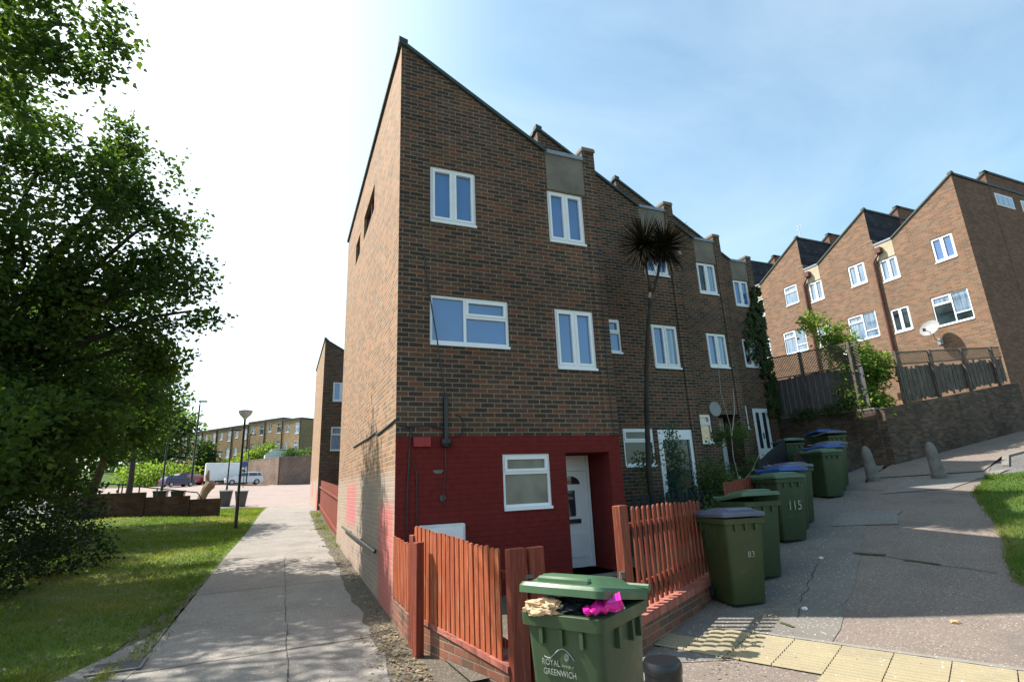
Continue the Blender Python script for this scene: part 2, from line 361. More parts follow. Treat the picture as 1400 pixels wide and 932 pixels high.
# thin bright veil of cloud that lies on the sun's side of the sky
vd=nt.nodes.new('ShaderNodeVectorMath'); vd.operation='DOT_PRODUCT'; vd.inputs[1].default_value=Vector((-.80,.60,.30)).normalized(); nt.links.new(tc.outputs['Generated'],vd.inputs[0])
mv=nt.nodes.new('ShaderNodeMapRange'); mv.interpolation_type='SMOOTHSTEP'; mv.inputs[1].default_value=.30; mv.inputs[2].default_value=.98; mv.inputs[4].default_value=.95; nt.links.new(vd.outputs['Value'],mv.inputs[0])
mx2=nt.nodes.new('ShaderNodeMath'); mx2.operation='MAXIMUM'; nt.links.new(mr.outputs[0],mx2.inputs[0]); nt.links.new(mv.outputs[0],mx2.inputs[1])
mxs=nt.nodes.new('ShaderNodeMix'); mxs.data_type='RGBA'; nt.links.new(mx2.outputs[0],mxs.inputs[0]); tint=nt.nodes.new('ShaderNodeMix'); tint.data_type='RGBA'; tint.blend_type='MULTIPLY'; tint.inputs[0].default_value=1; tint.inputs[7].default_value=(1.02,1.20,1.06,1); nt.links.new(sky.outputs[0],tint.inputs[6]); nt.links.new(tint.outputs[2],mxs.inputs[6]); mxs.inputs[7].default_value=(5.9,6.4,6.8,1)
nt.links.new(mxs.outputs[2],bg.inputs[0]); bg.inputs[1].default_value=.132
sl=bpy.data.lights.new('sun','SUN'); sl.energy=5.0; sl.angle=R(.53); sl.color=(1,.95,.87)
so=bpy.data.objects.new('sun',sl); C.objects.link(so); so.rotation_euler=sa.to_track_quat('Z','Y').to_euler()

# ------------------------------------------------------------------ CAMERA
cd=bpy.data.cameras.new('camera'); cam=bpy.data.objects.new('camera',cd); C.objects.link(cam)
cd.sensor_fit='HORIZONTAL'; cd.sensor_width=36; cd.lens=FPX/1400*36; cd.clip_start=.05; cd.clip_end=3000
cam.matrix_world=CAM.to_4x4(); bpy.context.scene.camera=cam
sc=bpy.context.scene
sc.view_settings.view_transform='Standard'; sc.view_settings.look='None'; sc.view_settings.gamma=1; sc.view_settings.exposure=1.0

# ------------------------------------------------------------------ GROUND
def frange(a,b,n): return [a+(b-a)*i/n for i in range(n+1)]
xs=[-600,-300,-150,-80,-50]+frange(-36,-8,14)+frange(-7.5,30,75)+[34,40,50,80,150,300,600]
ys=[-300,-100,-40,-20,-10]+frange(-6,34,80)+frange(36,110,37)+[130,170,250,400,900]
mb=MB(); n=len(xs)
vs=[(x,y,G(x,y)-.06) for y in ys for x in xs]
fs=[(j*n+i,j*n+i+1,(j+1)*n+i+1,(j+1)*n+i) for j in range(len(ys)-1) for i in range(n-1)]
mb.add(vs,fs); mb.build('ground',M['earth'],kind='structure')

def strip(name, L, Rr, mat, dz=0, nu=6, step=.5, kind='structure', wob=0):
    """sheet draped on the terrain between two polylines of (x,y)"""
    L=[Vector(p) for p in L]; Rr=[Vector(p) for p in Rr]; rows=[]
    for i in range(len(L)-1):
        k=max(1,int(max((L[i+1]-L[i]).length,(Rr[i+1]-Rr[i]).length)/step))
        for j in range(k+(i==len(L)-2)): t=j/k; rows.append((L[i].lerp(L[i+1],t),Rr[i].lerp(Rr[i+1],t)))
    mb=MB(); vs=[]; 
    for a,b in rows:
        for j in range(nu+1):
            p=a.lerp(b,j/nu)
            if wob and j in (0,nu):
                p=p+Vector((noise.noise((p.x*2.3,p.y*2.3,dz))*wob,noise.noise((p.y*2.1,p.x*2.7,4))*wob))
            vs.append((p.x,p.y,G(p.x,p.y)+dz))
    fs=[(r*(nu+1)+j,r*(nu+1)+j+1,(r+1)*(nu+1)+j+1,(r+1)*(nu+1)+j) for r in range(len(rows)-1) for j in range(nu)]
    mb.add(vs,fs); return mb.build(name,mat,kind=kind)
# left lawn, concrete path, strip beside the wall
strip('lawn',[(-16,-4),(-16,7),(-16,8.5),(-16,11),(-16,29),(-8,37.5)],[(-1.95,-4),(-1.8,7.2),(-1.62,8.5),(-1.20,11),(-.80,29),(-.65,37.5)],M['lawn'],0,26,.5)
strip('path',[(-1.25,-4),(-1.28,7),(-1.02,20),(-.66,38)],[(1.62,-4),(1.5,7),(1.62,20),(1.75,38)],M['path'],.012,8,.5)
strip('dirt_strip',[(1.06,3),(1.12,8),(1.2,20),(1.35,29)],[(2.2,3),(1.5,8),(1.8,20),(2.0,29)],M['gravel'],.02,4,.4,wob=.14)
strip('dirt_edge',[(-1.62,7.5),(-1.62,8.6),(-1.45,10.2),(-1.24,12)],[(-1.26,7.5),(-1.27,9),(-1.25,10.2),(-1.22,12)],M['gravel'],.014,3,.2,wob=.08)
p=[atZ(x,y,-1.67) for x,y in ((130,932),(250,868),(365,850))]
strip('verge_apron',[(-4.2,2),(-2.5,5.8),(-1.85,7.3),(-1.55,8.2)],[(-1.26,2),(-1.27,6.0),(-1.27,7.6),(-1.27,8.9)],M['apron'],.016,8,.4,wob=.05)
# expansion joints and crack in the path
mb=MB()
for yj in (3.4,7.05,10.9,14.7,18.6,22.5,26.5,31):
    x0,x1=-1.26,1.15
    for k in range(14):
        a=lerp(x0,x1,k/14); b=lerp(x0,x1,(k+1)/14); ya=yj+.06*noise.noise((a*1.5,yj,0))+(a-x0)*.03; yb=yj+.06*noise.noise((b*1.5,yj,0))+(b-x0)*.03
        h=.018; za=G(a,ya)+.018; zb=G(b,yb)+.018
        mb.quad((a,ya-h/2,za),(b,yb-h/2,zb),(b,yb+h/2,zb),(a,ya+h/2,za))
y=2.5; x=.17
while y<14.5:
    y2=y+.12; x2=.17+.03*noise.noise((y2*1.3,3,1))+.012*noise.noise((y2*9,1,1)); h=.002+.011*abs(noise.noise((y*3,0,9)))
    mb.quad((x-h,y,G(x,y)+.018),(x+h,y,G(x,y)+.018),(x2+h,y2,G(x2,y2)+.018),(x2-h,y2,G(x2,y2)+.018)); x,y=x2,y2
mb.build('path_joints',M['jointdark'],kind='structure')
# car park and distant road
strip('car_park',[(-.7,37),(-6,40),(-14,50),(-22,74)],[(8,37),(12,45),(14,60),(16,80)],M['carpark'],.01,30,2)
strip('car_park_left',[(-36,38),(-36,48),(-36,78)],[(-1.4,37.6),(-5.5,41),(-16,78)],M['road'],.0,20,2)
# alley on the right
D=Vector((.87,.5)); N=Vector((.5,-.87))      # along the row, towards the alley
def rowpt(s,t): p=Vector((5.4,5.5))+D*s+N*t; return (p.x,p.y)
strip('alley_paving',[(1.55,-4),(1.62,2.6),(1.68,4.9),(4.4,5.7),rowpt(1.2,-.2),rowpt(4,.2),rowpt(7.4,.1),rowpt(11,1.2)],
      [(9.5,-6),(8.2,.6),(7.25,2.2),(7.5,3.2),(8.2,4.1),(10.6,5.3),(13.2,6.9),(16.6,8.2)],M['alley'],0,22,.4)
strip('alley_worn_strip',[(3.0,4.6),rowpt(-.6,-.25),rowpt(2,-.5),rowpt(5,-.6),rowpt(9.5,-.6),rowpt(12.6,-.2)],
      [(4.6,3.9),rowpt(.2,1.0),rowpt(2,1.0),rowpt(5,.9),rowpt(9.5,.6),rowpt(13,1.2)],M['alleyflat'],.006,6,.4,wob=.12)
strip('garden_ground',[(1.62,5.0),(1.5,7.75),(1.5,7.76)],[(3.2,4.9),(5.2,7.75),(5.3,7.76)],M['gravel'],.05,6,.4)
strip('garden_ground',[(4.9,6.0),(5.2,9.8)],[(9.0,8.3),(9.0,9.8)],M['earth'],.16,6,.5)
strip('garden_ground',[(9.0,8.3),(8.8,11.9)],[(12.9,10.4),(12.8,11.9)],M['earth'],.16,6,.5)
strip('right_verge',[(7.6,1.9),(7.25,2.6),(7.9,3.9),(10.6,5.3),(13.2,6.9),(15.3,7.6)],[(30,-9),(30,-7),(30,-4),(26,-1),(24,2.5),(20,5.2)],M['lawn2'],.02,24,.5,wob=.12)
strip('upper_pavement',[(14.2,9.8),(16.4,10.5),(24,10.5),(40,10.5)],[(15.8,8.0),(18.0,8.6),(24.5,8.2),(40,8.0)],M['alley'],.022,6,.6)
strip('upper_road',[(14.9,8.0),(18.2,8.5),(24.5,8.1),(40,7.9)],[(18.5,5.4),(21,5.0),(26,4.0),(40,2)],M['road'],-.01,8,.6)
mb=MB()
kp=[(16.6,7.9),(18.1,8.55),(20,8.45),(24.5,8.1),(40,7.9)]
for (a,b) in zip(kp,kp[1:]):
    A=Vector(a);B=Vector(b);k=int((B-A).length/.9)+1
    for i in range(k):
        p=A.lerp(B,i/k);q=A.lerp(B,(i+.98)/k);d=(B-A).normalized();nn=Vector((-d.y,d.x))*.07
        z0=G(p.x,p.y)-.03;z1=G(q.x,q.y)-.03
        vs=[(p-nn,z0),(q-nn,z1),(q+nn,z1),(p+nn,z0)]
        mb.rings([[(v.x,v.y,z-.1) for v,z in vs],[(v.x,v.y,z+.07) for v,z in vs]])
mb.build('kerb',M['kerb'],kind='structure')
# pale concrete patches near the bollards
strip('concrete_patch',[(12.6,8.5),(14.2,9.0)],[(13.6,7.6),(16.2,7.6)],M['kerb'],.014,4,.4,wob=.2)
strip('concrete_patch',[(9.2,7.25),(10.6,7.9)],[(9.9,6.5),(11.1,7.1)],M['kerb'],.014,4,.4,wob=.1)

# yellow tactile paving with ribs, laid in slabs
TA=Vector((4.72,4.30)); TB=Vector((6.1,1.45)); td=(TB-TA).normalized(); tn=Vector((-td.y,td.x))
if tn.x>0: tn=-tn       # away from the alley, towards the camera
mb=MB(); mj=MB(); W_=.40
for i in range(-3,12):
    for j in range(0,2 if i<1 else 3):
        o=TA+td*(i*W_)+tn*(.02+j*W_)
        if (i,j) in ((-3,0),): continue
        def P(a,b,dz): q=o+td*a+tn*b; return (q.x,q.y,G(q.x,q.y)+dz)
        g=.004
        mb.quad(P(g,g,.012),P(W_-g,g,.012),P(W_-g,W_-g,.012),P(g,W_-g,.012),1)
        for k in range(6):
            c=.035+k*.066; s0=.018+.0
            vs=[(P(g,c-.021,.012),P(W_-g,c-.021,.012)),(P(g,c-.014,.022),P(W_-g,c-.014,.022)),(P(g,c+.014,.022),P(W_-g,c+.014,.022)),(P(g,c+.021,.012),P(W_-g,c+.021,.012))]
            for (a,b),(c_,d) in zip(vs,vs[1:]): mb.quad(a,b,d,c_)
mb.build('tactile_paving',[M['tactile'],M['groove_tone']],kind='structure')
def ribbon(mb, pts, wd, dz, jit=.0):
    pts=[Vector(p) for p in pts]; out=[]
    for a,b in zip(pts,pts[1:]):
        k=max(2,int((b-a).length/.1))
        for i in range(k): out.append(a.lerp(b,i/k))
    out.append(pts[-1])
    L=[];Rr=[]
    for i,p in enumerate(out):
        d=(out[min(i+1,len(out)-1)]-out[max(i-1,0)]).normalized(); nn=Vector((-d.y,d.x)); o=nn*noise.noise((p.x*3,p.y*3,2))*jit; ww=wd*(.6+.8*abs(noise.noise((p.x*5,p.y*5,7))))
        L.append(p+o+nn*ww/2); Rr.append(p+o-nn*ww/2)
    for i in range(len(out)-1):
        q=[L[i],L[i+1],Rr[i+1],Rr[i]]; mb.quad(*[(v.x,v.y,G(v.x,v.y)+dz) for v in q])
mk=MB(); A=TA+td*(-.5); B=TB+td*1.5; 
ribbon(mk,[A-tn*.04,B-tn*.04],.09,.012); mk.build('paving_edging',M['apron'],kind='structure')
mj=MB()
a=atZ(1170,775,-1.38); b=atZ(1365,793,-1.35); ribbon(mj,[(a.x,a.y),(b.x,b.y)],.018,.012,.05)
b=atZ(1120,790,-1.45); c=atZ(1085,850,-1.58); ribbon(mj,[(b.x,b.y),(c.x,c.y)],.012,.012,.10)
a=atZ(1110,700,-1.0); b=atZ(1330,705,-1.0); ribbon(mj,[(a.x,a.y),(b.x,b.y)],.025,.012,.04)
mj.build('alley_joints',M['jointdark'],kind='structure')
mj=MB(); a=atZ(1172,776,-1.38); b=atZ(1215,779,-1.38); ribbon(mj,[(a.x,a.y),(b.x,b.y)],.08,.016,.04)
a=atZ(1240,783,-1.38); b=atZ(1290,788,-1.38); ribbon(mj,[(a.x,a.y),(b.x,b.y)],.07,.016,.04)
a=atZ(1068,852,-1.55); b=atZ(1085,858,-1.55); ribbon(mj,[(a.x,a.y),(b.x,b.y)],.05,.016,.04)
mj.build('moss',M['moss'],kind='stuff')

# ------------------------------------------------------------------ HOUSES
def facade(mb, W, topf, z0, holes, map3, rev=.09, breaks=(), mi=0, mi_rev=None):
    """wall face in (u,z) with rectangular holes and reveals. map3(u,d,z)->xyz ; d = depth behind the face"""
    us=sorted(set([0,W]+list(breaks)+[h[0] for h in holes]+[h[1] for h in holes]))
    us=[u for u in us if 0<=u<=W]
    for a,b in zip(us,us[1:]):
        m=(a+b)/2; hs=sorted([h for h in holes if h[0]<=m<=h[1]],key=lambda h:h[2]); z=z0
        for h in hs:
            if h[2]>z: mb.quad(map3(a,0,z),map3(b,0,z),map3(b,0,h[2]),map3(a,0,h[2]),mi)
            z=h[3]
        ta,tb=topf(a+1e-5),topf(b-1e-5)
        if min(ta,tb)>z: mb.quad(map3(a,0,z),map3(b,0,z),map3(b,0,tb),map3(a,0,ta),mi)
    for h in holes:
        u0,u1,v0,v1=h[:4]; r=h[4] if len(h)>4 else rev
        for q in (((u0,v0),(u1,v0)),((u1,v0),(u1,v1)),((u1,v1),(u0,v1)),((u0,v1),(u0,v0))):
            (a,c),(b,d)=q; mb.quad(map3(a,0,c),map3(b,0,d),map3(b,r,d),map3(a,r,c),mi)

def window(root, u0,u1,v0,v1, map3, kind, glass, frame_mat, depth=.05, sill=True, far=False):
    """upvc window: frame > panes, sill. kind: '2' two casements, 'L3' fixed + top hung over fixed, 'H' top light over pane, 'T' T-bar"""
    def bx(mb,a,b,c,d,d0,d1):
        vs=[map3(a,d0,c),map3(b,d0,c),map3(b,d0,d),map3(a,d0,d),map3(a,d1,c),map3(b,d1,c),map3(b,d1,d),map3(a,d1,d)]
        mb.add(vs,[(0,1,2,3),(4,7,6,5),(0,4,5,1),(1,5,6,2),(2,6,7,3),(3,7,4,0)])
    f=MB(); fr=.045; g=[]
    v0s=v0+(.045 if sill else 0)
    bx(f,u0+.002,u0+fr,v0s,v1-.002,depth-.02,depth+.05); bx(f,u1-fr,u1-.002,v0s,v1-.002,depth-.02,depth+.05)
    bx(f,u0+fr,u1-fr,v0s,v0s+fr,depth-.02,depth+.05); bx(f,u0+fr,u1-fr,v1-fr,v1-.002,depth-.02,depth+.05)
    a,b,c,d=u0+fr,u1-fr,v0s+fr,v1-fr
    if kind=='2': m=(a+b)/2; g=[(a,m-.02,c,d,1),(m+.02,b,c,d,1)]; bx(f,m-.02,m+.02,c,d,depth-.02,depth+.05)
    elif kind=='L3':
        m=lerp(a,b,.43); h=lerp(c,d,.60); bx(f,m-.022,m+.022,c,d,depth-.02,depth+.05); bx(f,m+.022,b,h-.022,h+.022,depth-.02,depth+.05)
        g=[(a,m-.022,c,d,0),(m+.022,b,c,h-.022,0),(m+.022,b,h+.022,d,1)]
    elif kind=='H':
        h=lerp(c,d,.66); bx(f,a,b,h-.022,h+.022,depth-.02,depth+.05); g=[(a,b,c,h-.022,0),(a,b,h+.022,d,1)]
    elif kind=='T':
        m=lerp(a,b,.46); h=lerp(c,d,.72); h2=lerp(c,d,.27); bx(f,m-.022,m+.022,c,d,depth-.02,depth+.05); bx(f,m+.022,b,h-.02,h+.02,depth-.02,depth+.05); bx(f,a,m-.022,h2-.02,h2+.02,depth-.02,depth+.05)
        g=[(a,m-.022,c,h2-.02,0),(a,m-.022,h2+.02,d,0),(m+.022,b,c,h-.02,0),(m+.022,b,h+.02,d,1)]
    for (p,q,r,s,o) in g:
        if o and not far:   # opening sash: raised inner frame
            e=.038
            bx(f,p,p+e,r,s,depth-.035,depth+.03); bx(f,q-e,q,r,s,depth-.035,depth+.03); bx(f,p+e,q-e,r,r+e,depth-.035,depth+.03); bx(f,p+e,q-e,s-e,s,depth-.035,depth+.03)
    fo=f.build('window',frame_mat,root)
    for i,(p,q,r,s,o) in enumerate(g):
        pm=MB(); e=.036 if (o and not far) else 0
        bx(pm,p+e,q-e,r+e,s-e,depth+.012,depth+.024)
        gm=glass[i%len(glass)] if isinstance(glass,(list,tuple)) else glass
        pm.build('pane',gm,fo)
    if sill:
        s=MB(); bx(s,u0+.002,u1-.002,v0+.002,v0+.043,-.025,depth+.05); s.build('sill',frame_mat,fo)
    return fo

HW=3.77; HD=8.3
ZPK=9.18; ZLO=7.60
def topline(u): return lerp(ZPK,ZLO,u/2.7) if u<2.7 else ZLO
def boxm(mb, map3, a,b,d0,d1,c,d,mi=0):
    vs=[map3(a,d0,c),map3(b,d0,c),map3(b,d0,d),map3(a,d0,d),map3(a,d1,c),map3(b,d1,c),map3(b,d1,d),map3(a,d1,d)]
    mb.add(vs,[(0,1,2,3),(4,7,6,5),(0,4,5,1),(1,5,6,2),(2,6,7,3),(3,7,4,0)],mi)

def house(name,label,loc,mirror=False,spec=None,group=None):
    """local map: u along the facade, d depth behind it, z up."""
    sp=dict(brick=M['brick'],side=M['brick'],back=M['brick'],panel=M['concrete'],red=False,
            up=('2',M['glass']),upp=('2',M['glass']),longw=('L3',M['glass'],3.75,4.58),mid=('2',M['glass']),gf=('H',M['glass_frost']),door='recess',sidewin=False,frame=M['white'],zb=-.6,coping=M['coping'])
    sp.update(spec or {})
    root=thing(name,label,'house',loc,0,group)
    if mirror: map3=lambda u,d,z:(d,u,z)
    else: map3=lambda u,d,z:(u,d,z)
    zb=sp['zb']
    lw=sp['longw']
    holes=[(.51,1.31,5.83,6.88),(2.69,3.44,5.79,6.84),(.50,1.83,lw[2],lw[3]),(2.69,3.46,3.465,4.547)]
    gh=[(1.63,2.44,1.257,2.093)]
    dr=sp['door']
    if dr=='recess': gh.append((2.72,3.54,.25,2.10,.75))
    elif dr=='white': gh.append((2.66,3.44,-.1,2.04,.09))
    elif dr=='porch': gh.append((2.55,3.54,-.05,2.08,.09))
    if sp.get('ground') is False: gh=[]
    fac=MB()
    RB=2.37
    if sp['red']:
        low=MB(); facade(low,HW,lambda u:RB,zb,gh,map3)
        low.build('painted_wall',M['brick_red'],root,label='dark red painted ground floor brickwork')
        z0=RB; hh=holes
    else: z0=zb; hh=holes+gh
    facade(fac,3.5,topline,z0,hh,map3,breaks=(2.7,))
    # right party fin
    boxm(fac,map3,3.5,HW,-.03 if not sp['red'] else -.012,.35,z0,7.83)
    if sp['red']: pass
    # back, right side walls of the body
    T=lambda u,d,z: map3(u,d,z)
    fac.quad(T(HW-.01,.35,zb),T(HW-.01,HD,zb),T(HW-.01,HD,ZLO-.02),T(HW-.01,.35,ZLO-.02))
    fac.build('wall',sp['brick'],root)
    bk=MB(); bk.quad(T(0,HD,zb),T(HW,HD,zb),T(HW,HD,ZLO),T(2.7,HD,ZLO)); bk.quad(T(0,HD,zb),T(2.7,HD,ZLO),T(2.7,HD,ZLO),T(0,HD,ZPK))
    bk.build('rear_wall',sp['back'],root)
    sd=MB()
    def ms(u,d,z): return map3(d,u,z)
    sh=[(2.85,4.5,7.47,8.10,.12),(5.2,6.1,7.47,8.06,.12)] if sp['sidewin'] else []
    facade(sd,HD,lambda u:ZPK-.03,zb,sh,ms)
    so_=sd.build('side_wall',sp['side'],root)
    for h in sh:
        window(root,h[0],h[1],h[2],h[3],ms,'2',M['glass_dark'],M['brownpipe'],depth=.08,sill=False,far=True)
    # roof plane and flat strip
    rf=MB()
    rf.quad(T(0,.02,ZPK),T(2.7,.02,ZLO+.02),T(2.7,HD,ZLO+.02),T(0,HD,ZPK)); rf.quad(T(2.7,.02,ZLO+.02),T(HW,.02,ZLO+.02),T(HW,HD,ZLO+.02),T(2.7,HD,ZLO+.02))
    rf.build('roof',M['felt'],root)
    cp=MB(); s=.07
    def slab(u0,za,u1,zb_,d0,d1,th=.07):
        vs=[T(u0,d0,za),T(u1,d0,zb_),T(u1,d1,zb_),T(u0,d1,za),T(u0,d0,za+th),T(u1,d0,zb_+th),T(u1,d1,zb_+th),T(u0,d1,za+th)]
        cp.add(vs,[(0,3,2,1),(4,5,6,7),(0,1,5,4),(1,2,6,5),(2,3,7,6),(3,0,4,7)])
    slab(-.05,ZPK+.03,2.72,ZLO+.0,-.05,.14)
    slab(-.05,ZPK-.01,.18,ZPK-.01,.14,HD,.09)
    # raised ridge cap at the corner
    slab(-.055,ZPK+.07,.10,ZPK+.03,-.055,.10,.06)
    cp.build('coping',sp['coping'],root)
    fc=MB(); boxm(fc,map3,3.485,HW+.012,-.045,.36,7.83,7.88); boxm(fc,map3,3.50,HW,-.035,.35,7.88,7.91); fc.build('fin_cap',M['concrete'],root)
    pn=MB(); boxm(pn,map3,2.702,3.498,-.008,.05,6.86,7.60); pn.build('concrete_panel',sp['panel'],root)
    fl=MB(); boxm(fl,map3,2.69,3.5,-.04,.3,7.602,7.68); fl.build('flashing',M['lead'],root)
    window(root,*holes[0],map3,sp['up'][0],sp['up'][1],sp['frame'])
    window(root,*holes[1],map3,sp['upp'][0],sp['upp'][1],sp['frame'])
    window(root,.50,1.83,lw[2],lw[3],map3,lw[0],lw[1],sp['frame'])
    window(root,*holes[3],map3,sp['mid'][0],sp['mid'][1],sp['frame'])
    if gh:
        window(root,*gh[0][:4],map3,sp['gf'][0],sp['gf'][1],sp['frame'])
        if dr=='recess':
            pc=MB(); m_=sp.get('porchmat',M['brick'])
            boxm(pc,map3,2.60,3.62,.75,.85,.25,2.1)
            pc.build('porch_wall',m_,root)
            st=MB(); boxm(st,map3,2.73,3.53,-.3,.74,.10,.25); st.build('step',M['concrete'],root)
            d=MB(); x0,x1,z0_,z1=2.80,3.47,.26,2.085
            fr=MB()
            for q in ((x0-.05,x0,z0_,z1),(x1,x1+.05,z0_,z1),(x0,x1,z1-.26,z1-.20)): boxm(fr,map3,q[0],q[1],.66,.74,q[2],q[3])
            boxm(fr,map3,x0,x1,.70,.74,z1-.20,z1)
            boxm(d,map3,x0,x1,.69,.735,z0_,z1-.265)
            for (a,b,c,e) in ((x0+.1,x1-.1,.42,.80),(x0+.1,x0+.3,1.2,1.6)): boxm(d,map3,a,b,.672,.69,c,e)
            do=d.build('door',M['white'],root)
            fo=fr.build('door_frame',M['white'],root)
            pp=MB(); boxm(pp,map3,x1-.42,x1-.26,.662,.67,1.08,1.5)
            # fan light
            cx=(x0+x1)/2; zc=1.60; pts=[(cx+.20*math.cos(t),zc+.14*math.sin(t)) for t in frange(0,math.pi,12)]
            pp.add([map3(a,.684,b) for a,b in pts],[tuple(range(13))]); pp.build('pane',M['glass_door'],do)
            lb=MB(); boxm(lb,map3,x0+.16,x0+.50,.66,.689,.96,1.03); lb.build('letterbox',M['black'],do)
            hn=MB(); boxm(hn,map3,x0+.05,x0+.075,.64,.689,1.10,1.28); hn.build('handle',M['black'],do)
        elif dr=='white':
            d=MB(); boxm(d,map3,2.69,3.41,.04,.085,-.1,2.01); do=d.build('door',M['white'],root)
            pp=MB()
            for a in (2.82,3.13): boxm(pp,map3,a,a+.15,.028,.04,.62,1.86)
            pp.build('pane',M['glass_door'],do)
            hn=MB(); boxm(hn,map3,3.03,3.055,.0,.04,.95,1.15); hn.build('handle',M['black'],do)
        elif dr=='porch':
            d=MB()
            boxm(d,map3,2.55,2.67,.0,.085,-.05,2.06); boxm(d,map3,3.42,3.54,.0,.085,-.05,2.06); boxm(d,map3,2.67,3.42,.0,.085,1.84,2.06); boxm(d,map3,2.67,3.42,.0,.085,-.05,.25)
            do=d.build('door',M['white'],root)
            pp=MB(); boxm(pp,map3,2.67,3.42,.05,.07,.25,1.84); pp.build('pane',M['glass_dark'],do)
    return root,map3

g1='staggered brick houses beside the alley'
H1,m3=house('brick_house','tall end house with red painted ground floor and sloping roof',(1.46,7.77,-1.63),spec=dict(red=True,side=M['brick_side'],sidewin=True,porchmat=M['brick_red'],zb=-.35,
    up=('2',M['glass']),longw=('L3',M['glass'],3.75,4.58)),group=g1)
# fixings of the first house
b=MB(); b.box(.25,.50,-.05,0,2.22,2.355); b.build('alarm_box',M['redbox'],H1)
b=MB(); b.cbox(.33,.97,-.16,0,.30,1.14,.012); mo=b.build('meter_cabinet',M['white_old'],H1)
b=MB(); b.box(.37,.93,-.17,-.161,.35,1.10); b.build('cabinet_door',M['white'],mo)
b=MB(); b.box(.70,.755,-.07,0,2.32,2.95); b.lathe([(.0,0),(.07,.01),(.085,.06),(.07,.12),(.0,.13)],14,(.727,-.06,2.20)); b.build('cable_bracket',M['black'],H1)
def cable(pts,r=.011,name='cable',parent=H1):
    b=MB(); b.tube(pts,r,6); return b.build(name,M['black'],parent)
cable([(.40,-.02,5.25),(.44,-.03,4.9),(.52,-.06,4.3),(.60,-.09,3.75),(.68,-.07,3.2),(.725,-.05,2.95)])
cable([(.05,-.015,2.52),(.2,-.02,2.50),(.42,-.02,2.52),(.7,-.02,2.48)])
cable([(.22,-.015,2.50),(.2,-.015,2.2),(.17,-.015,1.6),(.17,-.015,.9),(.17,-.015,.1)])
cable([(.24,-.015,2.0),(.30,-.015,1.85),(.31,-.015,1.2),(.31,-.015,.1)],.008)
cable([(.72,-.02,2.2),(.73,-.02,1.9),(.69,-.02,1.6),(.70,-.02,1.35)],.008)
cable([(.9+.12*math.cos(t),-.015,2.52+.16*math.sin(t)) for t in frange(-1.7,1.6,8)],.007)
cable([(3.66+.015*math.sin(i),-.024,8.0-i*.8+(-.8 if i else -2.6)) for i in range(1,7)],.007)
cable([(-.012,0,2.6),(-.012,.9,2.57),(-.014,1.6,2.55),(-.013,1.7,2.61),(-.013,2.6,2.59),(-.013,3.4,2.6),(-.012,5.0,2.61)],.018)
b=MB()
for (x,z) in ((.58,1.49),): b.lathe([(.0,0),(.045,.0),(.045,.02),(0,.02)],12,(0,0,0),M=Matrix.Translation((x+.1,-.0,z))@Matrix.Rotation(R(90),4,'X'))
b.build('pipe_outlet',M['greywood'],H1)
b=MB(); b.tube([(-.07,1.2,.72),(-.07,6.2,.84)],.022,8)
for y,z in ((1.5,.73),(3.2,.77),(4.9,.81)): b.box(-.08,.0,y-.02,y+.02,z-.03,z)
b.build('wall_rail',M['blackpaint'],H1)
# patch of bare plaster on the painted wall
b=MB(); b.add([(.62+.07*math.cos(t)*(1+.3*math.sin(3*t)),-.004,1.86+.035*math.sin(t)*(1+.3*math.cos(2*t))) for t in frange(0,6.0,12)],[tuple(range(13))]); b.build('plaster_patch',M['stone'],H1)

H2,_=house('brick_house','second brick house behind the cordyline with a white framed porch door',(5.12,9.87,-1.0),spec=dict(up=('2',M['glass_net']),mid=('2',[M['glass'],M['glass_net']]),gf=('H',M['glass_dark']),door='porch',zb=-.9),group=g1)
H3,_=house('brick_house','third brick house with orange curtained window and open dark porch',(8.78,11.97,-.37),spec=dict(upp=('2',[M['glass_dark'],M['glass_net']]),mid=('2',[M['glass'],M['glass_net']]),gf=('H',M['glass_orange']),zb=-.9,door='recess'),group=g1)
H4,_=house('brick_house','fourth brick house hung with ivy, white door with two tall lights',(12.44,14.07,.26),spec=dict(upp=('2',M['glass']),mid=('2',[M['glass_dark'],M['glass_net']]),door='white',zb=-.9),group=g1)
# round plaque and cream vent
b=MB(); b.lathe([(0,0),(.2,.0),(.22,.02),(.2,.04),(0,.03)],20,(0,0,0),M=Matrix.Translation((2.62,-.0,2.24))@Matrix.Rotation(R(90),4,'X')); b.build('satellite_dish',M['dish'],H3)
b=MB(); b.cbox(.95,1.2,-.09,0,6.55,6.75,.02); b.build('alarm_box',M['concrete_pale'],H4)
b=MB(); b.cbox(1.9,2.1,-.09,0,6.95,7.1,.02); b.build('light_fitting',M['concrete_pale'],H3)
for h in (H2,H3,H4):
    b=MB(); b.tube([(.2,-.03,7.6),(.2,-.03,.2)],.012,6); b.build('cable',M['black'],h)

# block further along the path
B2,_=house('brick_house','brick house further down the path beyond the red fence',(1.69,29.5,-1.2),spec=dict(side=M['brick_side'],zb=-.4,longw=('H',M['glass_net'],3.27,4.53),door='porch'),group=None)
B3,_=house('brick_house','brick house stepping up behind the one at the end of the red fence',(5.35,31.6,-.57),spec=dict(zb=-.9,door='porch'))

